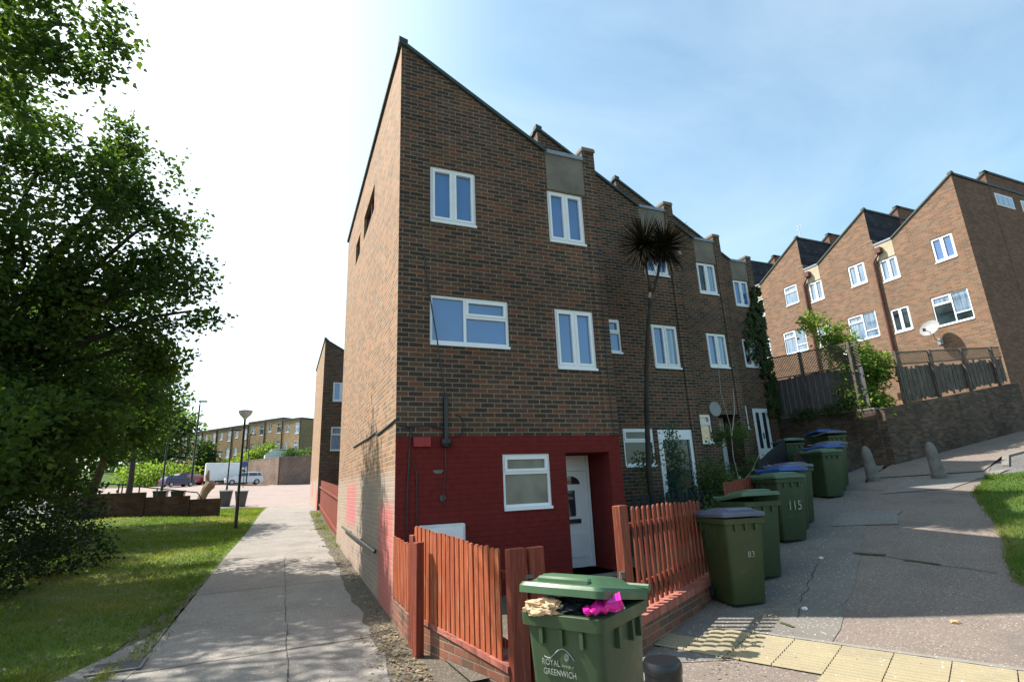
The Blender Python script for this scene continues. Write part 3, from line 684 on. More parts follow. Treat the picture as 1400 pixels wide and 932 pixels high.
# row on the right, facing the sun
gR='sunlit terrace above the retaining wall'
labs=['nearest house of the sunlit terrace with satellite dish and large half blinded window','second house of the sunlit terrace behind the climbing shrub','third house of the sunlit terrace carrying the thin rooftop aerial','last house of the sunlit terrace, mostly hidden by the dark brick row']
for k in range(4):
    gl=[(M['glass'],M['glass_net'],M['glass'],[M['glass_dark'],M['glass_net'],M['glass_dark'],M['glass_net']]),(M['glass_net'],M['glass_net'],M['glass_net'],M['glass_net']),(M['glass_net'],M['glass_net'],M['glass'],M['glass_net']),(M['glass_net'],)*4][k]
    lz=(3.27,4.53) if k==0 else (3.3,4.53)
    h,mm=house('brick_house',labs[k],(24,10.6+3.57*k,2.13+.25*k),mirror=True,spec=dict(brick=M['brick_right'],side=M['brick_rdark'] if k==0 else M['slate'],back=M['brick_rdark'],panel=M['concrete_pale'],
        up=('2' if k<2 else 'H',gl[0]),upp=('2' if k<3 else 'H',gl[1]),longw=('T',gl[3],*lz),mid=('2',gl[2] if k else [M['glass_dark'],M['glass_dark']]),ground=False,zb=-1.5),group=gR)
    # rear range rising above the front
    rw=MB(); z1=ZPK+.60
    prof=[(-.012,-1.5),(2.75,-1.5),(2.75,8.15),(-.012,z1)]
    rw.prism([(u,z) for u,z in prof],2.55,HD+2.5,axis='x')
    o=rw.build('rear_wing',M['brick_rdark'],h)
    cp=MB(); cp.add([(2.5,-.06,z1),(2.5,2.8,8.15),(2.75,2.8,8.15),(2.75,-.06,z1),(2.5,-.06,z1+.09),(2.5,2.8,8.24),(2.75,2.8,8.24),(2.75,-.06,z1+.09)],[(0,3,2,1),(4,5,6,7),(0,1,5,4),(1,2,6,5),(2,3,7,6),(3,0,4,7)])
    cp.box(2.5,HD+2.5,-.06,.15,z1+.002,z1+.09); cp.build('coping',M['coping'],o)
    sl_=MB(); sl_.box(2.53,2.549,.02,2.7,8.16,8.3); 
    sl_.build('flashing',M['lead'],o)
    if k==0:
        for (a,b2) in ((2.8,4.1),(4.75,6.0)):
            f=MB(); f.box(a,b2,-.04,-.003,8.30,8.86); wo=f.build('window',M['white'],h)
            p_=MB()
            for i in range(3): w_=(b2-a-.12)/3; p_.box(a+.06+i*w_+.02,a+.06+(i+1)*w_-.02,-.05,-.041,8.36,8.80)
            p_.build('pane',M['glass_net'],wo)
    # rainwater pipe with hopper at the joint
    if k>0:
        dp=MB(); dp.tube([(-.06,-.30,6.95),(-.10,-.12,6.75),(-.10,.03,6.55),(-.10,.05,3),(-.10,.05,-1)],.05,8); dp.box(-.22,0,-.42,-.18,6.9,7.15)
        dp.build('downpipe',M['brownpipe'],h)
    if k==2:
        a=MB(); a.tube([(2,1.2,8.2),(2,1.2,10.9)],.02,6); a.tube([(2,.9,10.8),(2,1.5,10.8)],.012,6); a.tube([(2,.95,10.6),(2,1.45,10.6)],.01,6); a.build('aerial',M['metal'],h)

def dish(loc, s=1, rz=0, label='', mat=M['dish']):
    t=thing('satellite_dish',label,'satellite dish',loc,rz)
    b=MB(); prof=[(.02,.0),(.12,.012),(.22,.04),(.31,.08),(.36,.11),(.365,.118),(.31,.09),(.22,.052),(.12,.024),(.0,.012)]
    Mx=Matrix.Translation((-.42*s,0,.12*s))@Matrix.Rotation(R(-62),4,'Y')@Matrix.Scale(s,4)
    b.lathe(prof,26,M=Mx); b.build('dish',mat,t,smooth='auto')
    b=MB(); b.tube([(0,0,-.35*s),(-.32*s,0,-.3*s),(-.40*s,0,.1*s)],.022*s,8); b.box(-.02,.0,-.1*s,.1*s,-.48*s,-.22*s); b.build('bracket',M['metal'],t)
    b=MB(); b.tube([(-.40*s,0,-.02*s),(-.85*s,0,.05*s)],.014*s,6); b.cbox(-.93*s,-.83*s,-.04*s,.04*s,.0,.12*s,.01); b.build('receiver_arm',M['black'],t)
    return t
p=atX(1283,455,23.985); dish((23.985,p.y,p.z),1.0,0,'grey satellite dish on sunlit brick left of the big window')
p=atX(1062,480,23.98); dish((23.0,15.2,4.9),1.1,0,'pair of pale dishes beside the ivy at the dark row end',M['white'])

# ------------------------------------------------------------------ FENCES AND WALLS
def pickets(mb, A, B, zt0, zt1, zb0, zb1, n, w=.07, th=.02, rnd=True, lean=0, side=0):
    """row of round-topped pickets from A to B (x,y)"""
    A=Vector(A);B=Vector(B); d=(B-A).normalized(); nn=Vector((-d.y,d.x))
    for i in range(n):
        t=(i+.5)/n; p=A.lerp(B,t)+nn*side; zt=lerp(zt0,zt1,t)+random.uniform(-.01,.01); zb=lerp(zb0,zb1,t)+random.uniform(-.008,.008); ln=random.uniform(-.012,.012)
        def P(a,b,z): q=p+d*(a+ln*(z-zb))+nn*b; return (q.x,q.y,z)
        if rnd: prof=[(-w/2,zb),(w/2,zb),(w/2,zt-.03),(w/2*.7,zt-.008),(0,zt),(-w/2*.7,zt-.008),(-w/2,zt-.03)]
        else: prof=[(-w/2,zb),(w/2,zb),(w/2,zt),(-w/2,zt)]
        mb.rings([[P(a,-th/2,z) for a,z in prof],[P(a,th/2,z) for a,z in prof]])
def rail(mb,A,B,z0,z1,h=.06,t=.04,side=.03):
    A=Vector(A);B=Vector(B);d=(B-A).normalized();nn=Vector((-d.y,d.x))
    q=[A+nn*(side-t/2),B+nn*(side-t/2),B+nn*(side+t/2),A+nn*(side+t/2)]; z=[z0,z1,z1,z0]
    mb.rings([[(v.x,v.y,zz-h/2) for v,zz in zip(q,z)],[(v.x,v.y,zz+h/2) for v,zz in zip(q,z)]])
def post(mb,x,y,z0,z1,w=.09,rz=0): 
    mb.cbox(-w/2,w/2,-w/2,w/2,z0,z1,.006,M=Matrix.Translation((x,y,0))@Matrix.Rotation(rz,4,'Z'))
def fence(label,A,B,zt0,zt1,zb0,zb1,n,mat,w=.07,side=.035,postmat=None,posts=(),group='picket fences',rails=(.22,.78),rnd=True,pw=.09):
    t=thing('picket_fence',label,'fence',(A[0],A[1],0),0,None)
    off=Vector((-A[0],-A[1]))
    def L(p): return (p[0]-A[0],p[1]-A[1])
    b=MB(); pickets(b,L(A),L(B),zt0,zt1,zb0,zb1,n,w,rnd=rnd); b.build('pickets',mat,t)
    for r in rails:
        b=MB(); rail(b,L(A),L(B),lerp(zb0,zt0,r),lerp(zb1,zt1,r),side=side); b.build('rail',postmat or mat,t)
    for (x,y,z0,z1,*ww) in posts:
        b=MB(); post(b,x-A[0],y-A[1],z0,z1,ww[0] if ww else pw,math.atan2(B[1]-A[1],B[0]-A[0])); b.build('post',postmat or mat,t)
    return t
def wallseg(name,label,cat,pts,th,mat,capmat=None,ztops=None,zbs=None,caph=.06,capover=.015):
    """brick wall as a run of boxes; axis-correct: local frame per segment keeps the bond level"""
    t=thing(name,label,cat,(pts[0][0],pts[0][1],0))
    a=Vector(pts[0]);b=Vector(pts[1]); ang=math.atan2(b.y-a.y,b.x-a.x); L=(b-a).length
    t.rotation_euler=(0,0,ang)
    m=MB(); k=max(1,int(L/.6))
    z0,z1=ztops; y0,y1=zbs
    q=[(0,-th/2,y0),(L,-th/2,y1),(L,th/2,y1),(0,th/2,y0)]; q2=[(0,-th/2,z0),(L,-th/2,z1),(L,th/2,z1),(0,th/2,z0)]
    m.rings([q,q2]); m.build('brickwork',mat,t)
    if capmat:
        m=MB(); e=capover; m.rings([[(-.0,-th/2-e,z0),(L,-th/2-e,z1),(L,th/2+e,z1),(0,th/2+e,z0)],[(0,-th/2-e,z0+caph),(L,-th/2-e,z1+caph),(L,th/2+e,z1+caph),(0,th/2+e,z0+caph)]]); m.build('coping',capmat,t)
    return t
# left fence along the path
wallseg('garden_wall','low brick plinth under the left fence along the path','wall',[(1.50,7.70),(1.47,6.45)],.14,M['brick_wall'],None,(-1.38,-1.36),(-1.95,-1.95))
wallseg('garden_wall','low brick plinth under the tall front fence by the path','wall',[(1.50,6.40),(1.93,4.72)],.14,M['brick_wall'],M['brick_cap'],(-1.36,-1.52),(-1.95,-1.98),.05)
fence('short run of orange brown pickets against the house corner',(1.44,7.68),(1.42,6.42),-.585,-.62,-1.34,-1.33,13,M['picket'],.062,side=.05)
fence('taller orange picket fence ending at the gate by the front bin',(1.43,6.36),(1.86,4.82),-.40,-.56,-1.30,-1.56,19,M['picket'],.062,side=.05,postmat=M['redpost'],posts=[(1.44,6.40,-1.95,-.50,.10),(1.40,6.05,-1.95,-.55,.09)])
# wide gate post boards
def boards(label,segs,mat):
    t=thing('gate_post',label,'post',(segs[0][0],segs[0][1],0))
    for (x,y,z0,z1,w,th,rz) in segs:
        b=MB(); b.cbox(-w/2,w/2,-th/2,th/2,z0,z1,.006,M=Matrix.Translation((x-segs[0][0],y-segs[0][1],0))@Matrix.Rotation(rz,4,'Z')); b.build('board',mat,t)
    return t
boards('wide dark red gate post at the end of the tall picket fence',[(1.96,4.70,-1.7,-.545,.17,.09,R(10))],M['redpost'])
boards('wide red gate board just behind the front bin',[(2.16,4.72,-1.7,-.55,.16,.07,R(8))],M['redpost'])
b=MB(); b.box(2.03,2.11,4.66,4.70,-.80,-.77); tag(b.build('gate_latch',M['iron']),'small rusty latch between the two wide gate boards','latch')
# right fence C
FC0=(3.36,4.93); FC1=(5.30,6.09)
fence('orange picket fence right of the front door behind the first bins',FC0,FC1,-.265,-.30,-1.26,-1.22,16,M['picket2'],.06,side=.05,postmat=M['redpost'],rails=(.2,.8))
boards('square orange gate post with a latch beside the front door fence',[(3.20,4.86,-1.6,-.245,.17,.09,R(30))],M['picket2'])
wallseg('garden_wall','red brick plinth with brick on edge coping under the right fence','wall',[(3.16,4.84),(5.6,6.28)],.2,M['brick_wall'],M['brick_cap'],(-1.36,-1.33),(-1.9,-1.8),.075)
b=MB(); b.tube([(3.13,4.80,-.88),(3.08,4.77,-.86),(3.06,4.76,-.93),(3.12,4.80,-.96)],.008,6); b.box(3.10,3.14,4.78,4.82,-.92,-.86); tag(b.build('gate_latch',M['iron']),'iron latch hook sticking out of the orange gate post','latch')
# dark picket between gardens and further fences
fence('dark spiky picket fence between the first two front gardens',(5.35,7.75),(7.25,8.0),-.25,-.22,-1.2,-1.1,13,M['darkwood'],.06,side=.04)
A=rowpt(1.35,-.55); B=rowpt(4.0,-.55)
fence('low red picket fence in front of the second garden',A,B,-.10,-.02,-1.2,-.9,21,M['redpost'],.09,side=.04,rnd=False)
A=rowpt(5.2,-.9); B=rowpt(9.3,-1.1)
fence('dark painted picket fence before the white door',A,B,.28,.95,-.8,-.2,30,M['darkwood'],.08,side=.04)
wallseg('garden_wall','dark low wall dividing the last front gardens','wall',[rowpt(5.0,-.95),rowpt(11.2,-1.3)],.2,M['brick_ret'],None,(-.25,.45),(-1.2,-.6))

# retaining wall + fences on it
wallseg('retaining_wall','dark retaining wall segment below the lattice fence','retaining wall',[(16.35,10.55),(16.55,15.6)],.25,M['brick_ret'],M['concrete'],(1.74,1.95),(-.6,-.3),.05)
wallseg('retaining_wall','stained brick retaining wall rising towards the sunlit terrace','retaining wall',[(16.35,10.5),(24.0,10.5)],.25,M['brick_ret'],None,(1.74,2.80),(-.6,.4))
rb=MB(); rb.quad((16.4,10.6,1.70),(24.1,10.6,2.2),(24.1,24.6,2.6),(16.4,24.6,1.7)); rb.build('terrace_ground',M['earth'],kind='structure')
def board_fence(label,A,B,z0a,z0b,zta,ztb,mat,n,lat=0,latz=(0,0),rag=.0,postcol=M['oldwood']):
    t=thing('board_fence',label,'fence',(A[0],A[1],0)); A_=Vector((0,0)); B_=Vector((B[0]-A[0],B[1]-A[1])); d=B_.normalized(); L=B_.length; nn=Vector((-d.y,d.x))
    m=MB()
    for i in range(n):
        a,b_=i*L/n,(i+.94)*L/n; p=A_+d*a;q=A_+d*b_; t0=i/n; z0=lerp(z0a,z0b,t0)+random.uniform(0,rag); z1=lerp(zta,ztb,t0)-random.uniform(0,rag); o=nn*(.012*(i%2))
        v=[p+o,q+o,q+o+nn*.018,p+o+nn*.018]
        m.rings([[(k.x,k.y,z0) for k in v],[(k.x,k.y,z1) for k in v]])
    m.build('boards',mat,t)
    for i in range(int(L/1.8)+1):
        p=A_+d*min(L,i*1.8)-nn*.06; m=MB(); m.cbox(p.x-.045,p.x+.045,p.y-.045,p.y+.045,lerp(z0a,z0b,i*1.8/L)-.1,lerp(latz[0] if lat else zta,latz[1] if lat else ztb,i*1.8/L)+.03,.008); m.build('post',postcol,t)
    if lat:
        m=MB(); k=int(L/.11); H=lambda a:lerp(latz[0],latz[1],a/L); H0=lambda a:lerp(zta,ztb,a/L)
        for s in (1,-1):
            x=-1.0
            while x<L+1.0:
                hh=latz[0]-zta; a0,a1=(x,x+s*hh); 
                z0_,z1_=H0(max(0,min(L,x))),H(max(0,min(L,x)))
                # clip
                def cl(a,z):
                    if a<0: z=z0_+(z1_-z0_)*((0-a0)/(a1-a0)); a=0
                    if a>L: z=z0_+(z1_-z0_)*((L-a0)/(a1-a0)); a=L
                    return a,z
                if (a0<0 and a1<0) or (a0>L and a1>L): x+=.11; continue
                (b0,c0),(b1,c1)=cl(a0,z0_),cl(a1,z1_)
                p=d*b0+nn*(.008*s);q=d*b1+nn*(.008*s)
                m.tube([(p.x,p.y,c0),(q.x,q.y,c1)],.011,4); x+=.11
        rail(m,(0,0),(B_.x,B_.y),latz[0],latz[1],.04,.04,0); rail(m,(0,0),(B_.x,B_.y),zta+.02,ztb+.02,.04,.04,0)
        m.build('lattice',M['lattice'],t)
    return t
board_fence('grey board fence with lattice top beside the ivy house',(16.42,14.6),(16.36,10.75),1.85,1.72,3.35,3.15,M['greywood'],34,True,(4.15,3.9),.05)
board_fence('broken old board fence with wire top on the retaining wall',(17.6,10.52),(23.7,10.52),1.95,2.78,3.15,3.72,M['oldwood'],50,True,(3.55,4.10),.14)
# debris on top of wall
# low red brick wall right behind bins (dark)
wallseg('garden_wall','short dark garden wall behind the far bins','wall',[(12.6,10.5),(16.2,11.2)],.2,M['brick_ret'],None,(.5,.9),(-1,-.4))

# red fence along path near second block
fence('tall red closeboard fence beside the path before the far house',(1.62,16.9),(1.80,28.9),.16,.62,-1.5,-.85,62,M['redpost'],.16,side=.05,rnd=False)

# ------------------------------------------------------------------ BINS
def make_bin(label,loc,rz,body,lid,group='wheelie bins',lidopen=0,s=1,ribs=True):
    t=thing('wheelie_bin',label,'wheelie bin',loc,rz,group); t.scale=(s,s,s)
    def rr(w,d,z,c,yo=0): # rounded rectangle ring
        pts=[]
        for (cx,cy,a0) in ((w/2-c,-d/2+c,-90),(w/2-c,d/2-c,0),(-w/2+c,d/2-c,90),(-w/2+c,-d/2+c,180)):
            for k in range(4): a=R(a0+k*30); pts.append((cx+c*math.cos(a),cy+c*math.sin(a)+yo,z))
        return pts
    b=MB()
    b.rings([rr(.44,.48,.02,.05,.02),rr(.45,.50,.05,.055,.02),rr(.50,.60,.70,.05,.0),rr(.525,.64,.93,.045),rr(.525,.64,.935,.045),rr(.575,.70,.94,.045),rr(.58,.71,1.0,.045),rr(.565,.695,1.005,.04)])
    for sx in (-1,1):
        for y in (-.12,.08,.2): b.box(sx*.262-.004 if sx>0 else -.29,sx*.262+.026 if sx>0 else -.258,y-.012,y+.012,.84,.936)
    for x in (-.14,.0,.14): b.box(x-.012,x+.012,-.345,-.318,.86,.936)
    b.build('body',body,t,smooth='auto')
    l=MB()
    Mx=Matrix.Translation((0,.33,1.012))@Matrix.Rotation(R(-lidopen),4,'X')@Matrix.Translation((0,-.33,0))
    l.rings([rr(.60,.72,-.012,.05,-.005),rr(.60,.72,.022,.05,-.005),rr(.57,.68,.04,.05,-.01),rr(.50,.56,.045,.06,-.02),rr(.40,.44,.085,.08,-.03),rr(.32,.34,.092,.08,-.03)],M=Mx)
    l.cbox(-.19,.19,-.30,-.21,.046,.075,.012,M=Mx)
    lo=l.build('lid',lid,t,smooth='auto')
    h=MB(); h.tube([Mx@Vector((-.28,.36,.03)),Mx@Vector((-.28,.41,.05)),Mx@Vector((.28,.41,.05)),Mx@Vector((.28,.36,.03))],.018,8); h.build('handle',lid,lo)
    hg=MB(); hg.tube([(-.26,.38,.97),(.26,.38,.97)],.02,8)
    for x in (-.2,-.06,.06,.2): hg.box(x-.015,x+.015,.34,.39,.93,1.0)
    hg.build('hinge_bar',body,t)
    for sx in (-1,1):
        w_=MB(); w_.lathe([(.0,-.025),(.085,-.025),(.1,-.012),(.1,.012),(.085,.025),(0,.025)],20,M=Matrix.Translation((sx*.245,.27,.1))@Matrix.Rotation(R(90),4,'Y')); w_.build('wheel',M['rubber'],t)
    return t
def text(body,size,mat,parent,loc,rot,name='lettering',sx=1,shear=0):
    cu=bpy.data.curves.new('t','FONT'); cu.body=body; cu.size=size; cu.extrude=.0012; cu.shear=shear; cu.align_x='CENTER'
    o=bpy.data.objects.new('t',cu); C.objects.link(o); bpy.context.view_layer.update()
    me=bpy.data.meshes.new_from_object(o.evaluated_get(bpy.context.evaluated_depsgraph_get())); bpy.data.objects.remove(o)
    me.name=name; me.materials.clear(); me.materials.append(mat)
    q=bpy.data.objects.new(name,me); C.objects.link(q); q.parent=parent; q.location=loc; q.rotation_euler=rot; q.scale=(sx,1,1); return q
def bin_at(front_corner, rz, **k):
    pass
def centre(rf, rz, s=1):
    """bin origin from its front right (local +x,-y) bottom corner"""
    v=Vector((.27*s,-.33*s)); c,s_=math.cos(rz),math.sin(rz)
    return (rf[0]-(c*v.x-s_*v.y), rf[1]-(s_*v.x+c*v.y))
# front bin
rz=R(-59); cx,cy=1.57,2.80; zg=-1.645
FB=make_bin('green wheelie bin in front with its lid propped open by rubbish',(cx,cy,zg),rz,M['bin_front'],M['lid_green'],lidopen=8,s=1.0); FB.scale=(.84,.80,1.0)
# print on the front face (local -y)
fy=lambda z:-(.24+.06*(z-.05)/.65 if z<.7 else .30+.02*(z-.7)/.23)+.0-.003+ (0.02*(1-z/.7) if z<.7 else 0)
tilt=R(90)+math.atan2(.07,.65)*-1
def onfront(z): return (0,fy(z),z)
tx=(R(95.5),0,0)
text('ROYAL',.040,M['logo'],FB,(-.095,fy(.70)-.010,.760),tx)
text('borough of',.018,M['logo'],FB,(.022,fy(.70)-.010,.762),tx,shear=.2)
text('GREENWICH',.040,M['logo'],FB,(-.038,fy(.69)-.008,.717),tx,sx=.98)
em=MB(); pts=[(-.14+i*.21/16) for i in range(17)]
def wv(x): 
    t=(x+.14)/.21; return .800+.008*math.sin(t*math.pi*2+3.4)+.036*max(0,math.sin(max(0,t-.2)*math.pi/.8))
em.tube([(x,fy(.7)-.012,wv(x)) for x in pts],.003,5)
for k in range(8):
    a=k*math.pi/4; x,z=.018+.008*math.cos(a),.808+.008*math.sin(a)
    em.lathe([(0,0),(.005,.0),(.005,.002),(0,.002)],8,M=Matrix.Translation((x,fy(.7)-.010,z))@Matrix.Rotation(R(90),4,'X'))
em.tube([(.018+.016*math.cos(t),fy(.7)-.012,.808+.016*math.sin(t)) for t in frange(0,6.28,20)],.002,4)
em.build('emblem',M['logo'],FB)
# rubbish in it
def crumple(name,label,cat,c,sx,sy,sz,mat,seed,rz=0,elong=None):
    bm=bmesh.new(); bmesh.ops.create_icosphere(bm,subdivisions=4,radius=1)
    for v in bm.verts:
        p=v.co.copy(); n1=noise.noise(p*1.7+Vector((seed,0,0))); n2=noise.noise(p*4.5+Vector((0,seed,0))); n3=abs(noise.noise(p*8+Vector((0,0,seed))))
        v.co=p*(1+.45*n1+.28*n2-.25*n3)
        v.co.x*=sx; v.co.y*=sy; v.co.z*=sz
    me=bpy.data.meshes.new(name); bm.to_mesh(me); bm.free(); me.materials.append(mat)
    o=bpy.data.objects.new(name,me); C.objects.link(o); o.location=c; o.rotation_euler=(0,0,rz); return tag(o,label,cat)
def binpt(x,y,z): return FB_M@Vector((x,y,z))
FB_M=Matrix.Translation((cx,cy,zg))@Matrix.Rotation(rz,4,'Z')@Matrix.Diagonal((.84,.80,1,1))
q=binpt(-.13,-.33,1.03); crumple('paper_bag','crumpled brown paper bag sticking out of the front bin','bag',q,.125,.055,.042,M['paper'],3.1,rz+R(4))
q=binpt(.0,-.17,1.02); crumple('rubbish_bag','dark olive rubbish under the raised lid of the front bin','rubbish',q,.20,.12,.035,M['darkwood'],8.2,rz)
# pink film: folded ribbon
t=thing('pink_packaging','bright pink plastic wrapper hanging over the side of the front bin','rubbish',tuple(binpt(.2,-.2,1.0)),rz)
b=MB(); prev=None
for k in range(9):
    f=k/8; x=lerp(-.02,.125,f); y=lerp(-.13,.0,f)+.01*math.sin(k*2.1); zc=.03+.04*f+.008*math.sin(k*2.7); hw=.014+.024*f
    cur=(Vector((x-.01,y+.02,zc+hw)),Vector((x+.015,y-.02,zc+.3*hw)),Vector((x+.02,y-.005,zc-.5*hw)),Vector((x+.01,y+.01,max(.008,zc-hw))))
    if prev:
        for a in range(3): b.quad(prev[a],prev[a+1],cur[a+1],cur[a])
    prev=cur
po=b.build('film',M['pink'],t); sd_=po.modifiers.new('s','SOLIDIFY'); sd_.thickness=.004
q=binpt(.235,-.04,1.015); crumple('plastic_bag','white plastic bag scrap below the pink wrapper','bag',q,.035,.045,.02,M['whiteplas'],5.5,rz)

lidn={'g':M['lid_green2'],'y':M['lid_grey'],'b':M['lid_blue']}
br=R(-11)
specs=[ # front right bottom corner estimated from the photo, yaw, lid, body, lid angle, label, mark
 ((5.53,5.24),-11,'y','bin',2,'large green wheelie bin with blue grey lid nearest the orange fence','83'),
 ((6.42,5.76),-11,'g','bin2',7,'green wheelie bin with skewed dull green lid behind the grey lidded one',None),
 ((8.15,6.72),-12,'g','bin2',1,'green wheelie bin with green lid painted 115 on its front','115'),
 ((8.85,7.22),-12,'b','bin2',3,'blue lidded wheelie bin behind the one painted 115','5'),
 ((9.42,7.55),-12,'y','bin2',2,'grey lidded wheelie bin last of the three in the middle cluster','X'),
 ((12.1,8.85),-12,'g','bin2',1,'green lidded wheelie bin front of the far cluster',None),
 ((12.7,9.2),-12,'b','bin2',3,'blue lidded wheelie bin in the far cluster by the bollard',None),
 ((13.3,9.55),-12,'y','bin2',2,'dark lidded wheelie bin at the back of the far cluster',None)]
for rf,yaw,lid,bd,lo,lab,mark in specs:
    a=R(yaw); c_=centre(rf,a); z=G(*rf)+.01
    t=make_bin(lab,(c_[0],c_[1],z),a,M[bd],lidn[lid],lidopen=lo)
    if mark=='115': text('115',.21,M['paint_white'],t,(.02,fy(.64)-.004,.50),tx,sx=.85)
    elif mark: text(mark,.10,M['paint_white'],t,(.05,fy(.60)-.004,.55),tx)
# further bins by the retaining wall
for (x,y,lab,l,bd) in ((13.3,11.3,'old bin with dark flipped lid near the end of the alley','g','bin2'),(15.2,11.7,'dark blue lidded bin standing against the retaining wall','b','bin2'),(14.8,11.1,'pale lidded bin squeezed beside the retaining wall','y','bin')):
    make_bin(lab,(x,y,G(x,y)+.05),R(-20),M[bd],lidn[l],lidopen=6)
# grey bins near the lamp, far away
for (x,y,lab) in ((-.35,40.5,'grey litter bin standing on the car park kerb right of the lamp pole'),(-2.2,40,'grey litter bin just behind the front lamp post'),(-8.1,41,'dark bin at the left behind the railings'),(-6.3,41,'dark bin beside the tan stump behind the railings')):
    pass
def tub(label,x,y,s=1,mat=M['greybin']):
    t=thing('litter_bin',label,'litter bin',(x,y,G(x,y)),0,'litter bins round the car park'); t.scale=(s,s,s)
    b=MB(); b.rings([[(-.24,-.24,0),(.24,-.24,0),(.24,.24,0),(-.24,.24,0)],[(-.36,-.36,.95),(.36,-.36,.95),(.36,.36,.95),(-.36,.36,.95)]]); b.build('body',mat,t)
    b=MB(); b.cbox(-.39,.39,-.39,.39,.952,1.03,.02); b.build('rim',M['white_old'] if mat is M['greybin'] else M['black'],t)
tub('grey tapered litter bin at the foot of the middle lamp column',*atY(308,688,40).xy)
tub('grey tapered litter bin directly beside the front lamp post',*atY(329,689.5,39).xy)
tub('dark litter bin left of the stump behind the railings',*atY(219,680,38).xy,.95,M['black'])
tub('dark litter bin touching the tan stump behind the railings',*atY(243,681,38).xy,.95,M['black'])

# ------------------------------------------------------------------ BOLLARDS
p=atZ(905,903,-.72); k=.74/.72
t=thing('bollard','short round black bollard in front of the tactile paving','bollard',(p.x,p.y,-1.63))
b=MB(); b.lathe([(.075,0),(.075,.87),(.079,.872),(.079,.90),(.072,.915),(.0,.92)],32); b.build('post',M['blackpaint'],t,smooth='auto')
b=MB(); b.lathe([(.0765,.60),(.0765,.66)],32); b.build('band',M['metal'],t)
for px,py,lab in ((1195,655,'leaning concrete bollard nearer the retaining wall corner'),(1287,658,'leaning concrete bollard nearer the grass verge')):
    x,y=(14.05,9.55) if px<1200 else (14.75,8.40)
    t=thing('bollard',lab,'bollard',(x,y,G(x,y)-.02),0,'concrete bollards closing the alley')
    b=MB(); b.lathe([(.16,0),(.165,.12),(.15,.14),(.145,.19),(.13,.5),(.115,.72),(.09,.83),(.045,.885),(0,.9)],14); o=b.build('post',M['stone'],t,smooth='auto'); t.rotation_euler=(R(-1),R(-5),0)

# hoop barrier on the verge
t=thing('hoop_barrier','grey tubular hoop barrier beside the grass verge on the right','barrier',(0,0,0))
p=atX(1373,651,16.2); b=MB(); x0,y0=16.9,6.6; z=G(x0,y0); d=Vector((.75,-.66))
pts=[(x0,y0,z-.1),(x0,y0,z+.45),(x0+.05*d.x,y0+.05*d.y,z+.56),(x0+.16*d.x,y0+.16*d.y,z+.6),(x0+2*d.x,y0+2*d.y,z+.62),(x0+2.12*d.x,y0+2.12*d.y,z+.55),(x0+2.15*d.x,y0+2.15*d.y,z-.1)]
t.location=(x0,y0,z); b.tube([(a-x0,c-y0,e-z) for a,c,e in pts],.03,8); b.build('tube',M['metal'],t,smooth=True)

# ------------------------------------------------------------------ STREET LAMPS
def lamp(label,x,y,h,arm=False,r=.05,head=.25,z=None):
    z=G(x,y) if z is None else z
    t=thing('street_lamp',label,'street lamp',(x,y,z),0,None)
    b=MB(); b.lathe([(r*1.3,-.1),(r*1.3,.9),(r*1.05,.95),(r,1.0),(r*.75,h-.3),(r*.8,h-.28)],12); b.build('pole',M['blackpaint'],t,smooth='auto')
    if not arm:
        b=MB(); b.lathe([(.05,h-.30),(.07,h-.26),(head*.45,h-.21),(head*.8,h-.12),(head*.97,h-.04),(head,h)],26); b.build('lamp_bowl',M['lampglass'],t,smooth='auto')
        b=MB(); b.lathe([(head*1.02,h+.0),(head*1.02,h+.03),(head*.5,h+.075),(0,h+.085)],26); b.build('lamp_cap',M['dish'],t,smooth='auto')
    else:
        b=MB(); b.tube([(0,0,h-.32),(0,0,h)],.04,8); b.cbox(-.12,.55,-.1,.1,h-.02,h+.1,.03); b.build('lamp_head',M['blackpaint'],t)
    return t
p=atY(322,720,23.2); lamp('front street lamp with white bowl on a slim black pole by the path',p.x,p.y,4.3,z=-1.12)
p=atY(262,655,52); lamp('tall black lamp column left of the parked van',p.x,p.y,6.6,True,.08,z=p.z-.2)
p=atY(309,680,41); lamp('middle black lamp column with flat head before the van',p.x,p.y,4.55,True,.05,z=p.z-.2)
p=atY(220,678,40); lamp('pale bowl street lamp half hidden by the trees on the left',p.x,p.y,5.9,False,.06,z=p.z-.3)
p=atY(337,655,60); lamp('small distant lamp near the retaining wall corner',p.x,p.y,4.6,True,.05,z=p.z-.3)

# ------------------------------------------------------------------ LOW STEPPED BRICK WALL + RAILING
ya,yb=28.6,29.4
pL=atY(60,675,ya); 
segs=[((-8.6,28.8),(-5.5,28.9),.36),((-5.48,28.92),(-3.8,28.98),.14),((-3.78,29.0),(-2.55,29.05),-.03)]
for i,(a,b_,zt) in enumerate(segs):
    wallseg('low_wall',['tallest step of the low brown brick wall beside the undergrowth','middle step of the low brown brick wall below the railing','lowest end step of the low brick wall nearest the path'][i],'wall',[a,b_],.3,M['brick_low'],None,(zt,zt),(-1.4,-1.4))
t=thing('railing','dark metal handrail on posts behind the low stepped wall','railing',(-8,30,0))
b=MB()
RP=[atY(x,y,30) for x,y in ((92,660),(165,662),(200,666),(270,673),(276,682))]
b.tube([tuple(q-Vector((-8,30,0))) for q in RP],.03,6)
b.build('rail',M['rail_green'],t)
for x,y in ((163,662),(168,662),(191,665),(215,668)):
    q=atY(x,y,30)-Vector((-8,30,0)); b=MB(); b.tube([(q.x,q.y,q.z+.05),(q.x,q.y,q.z-.9)],.03,6); b.build('post',M['rail_green'],t)
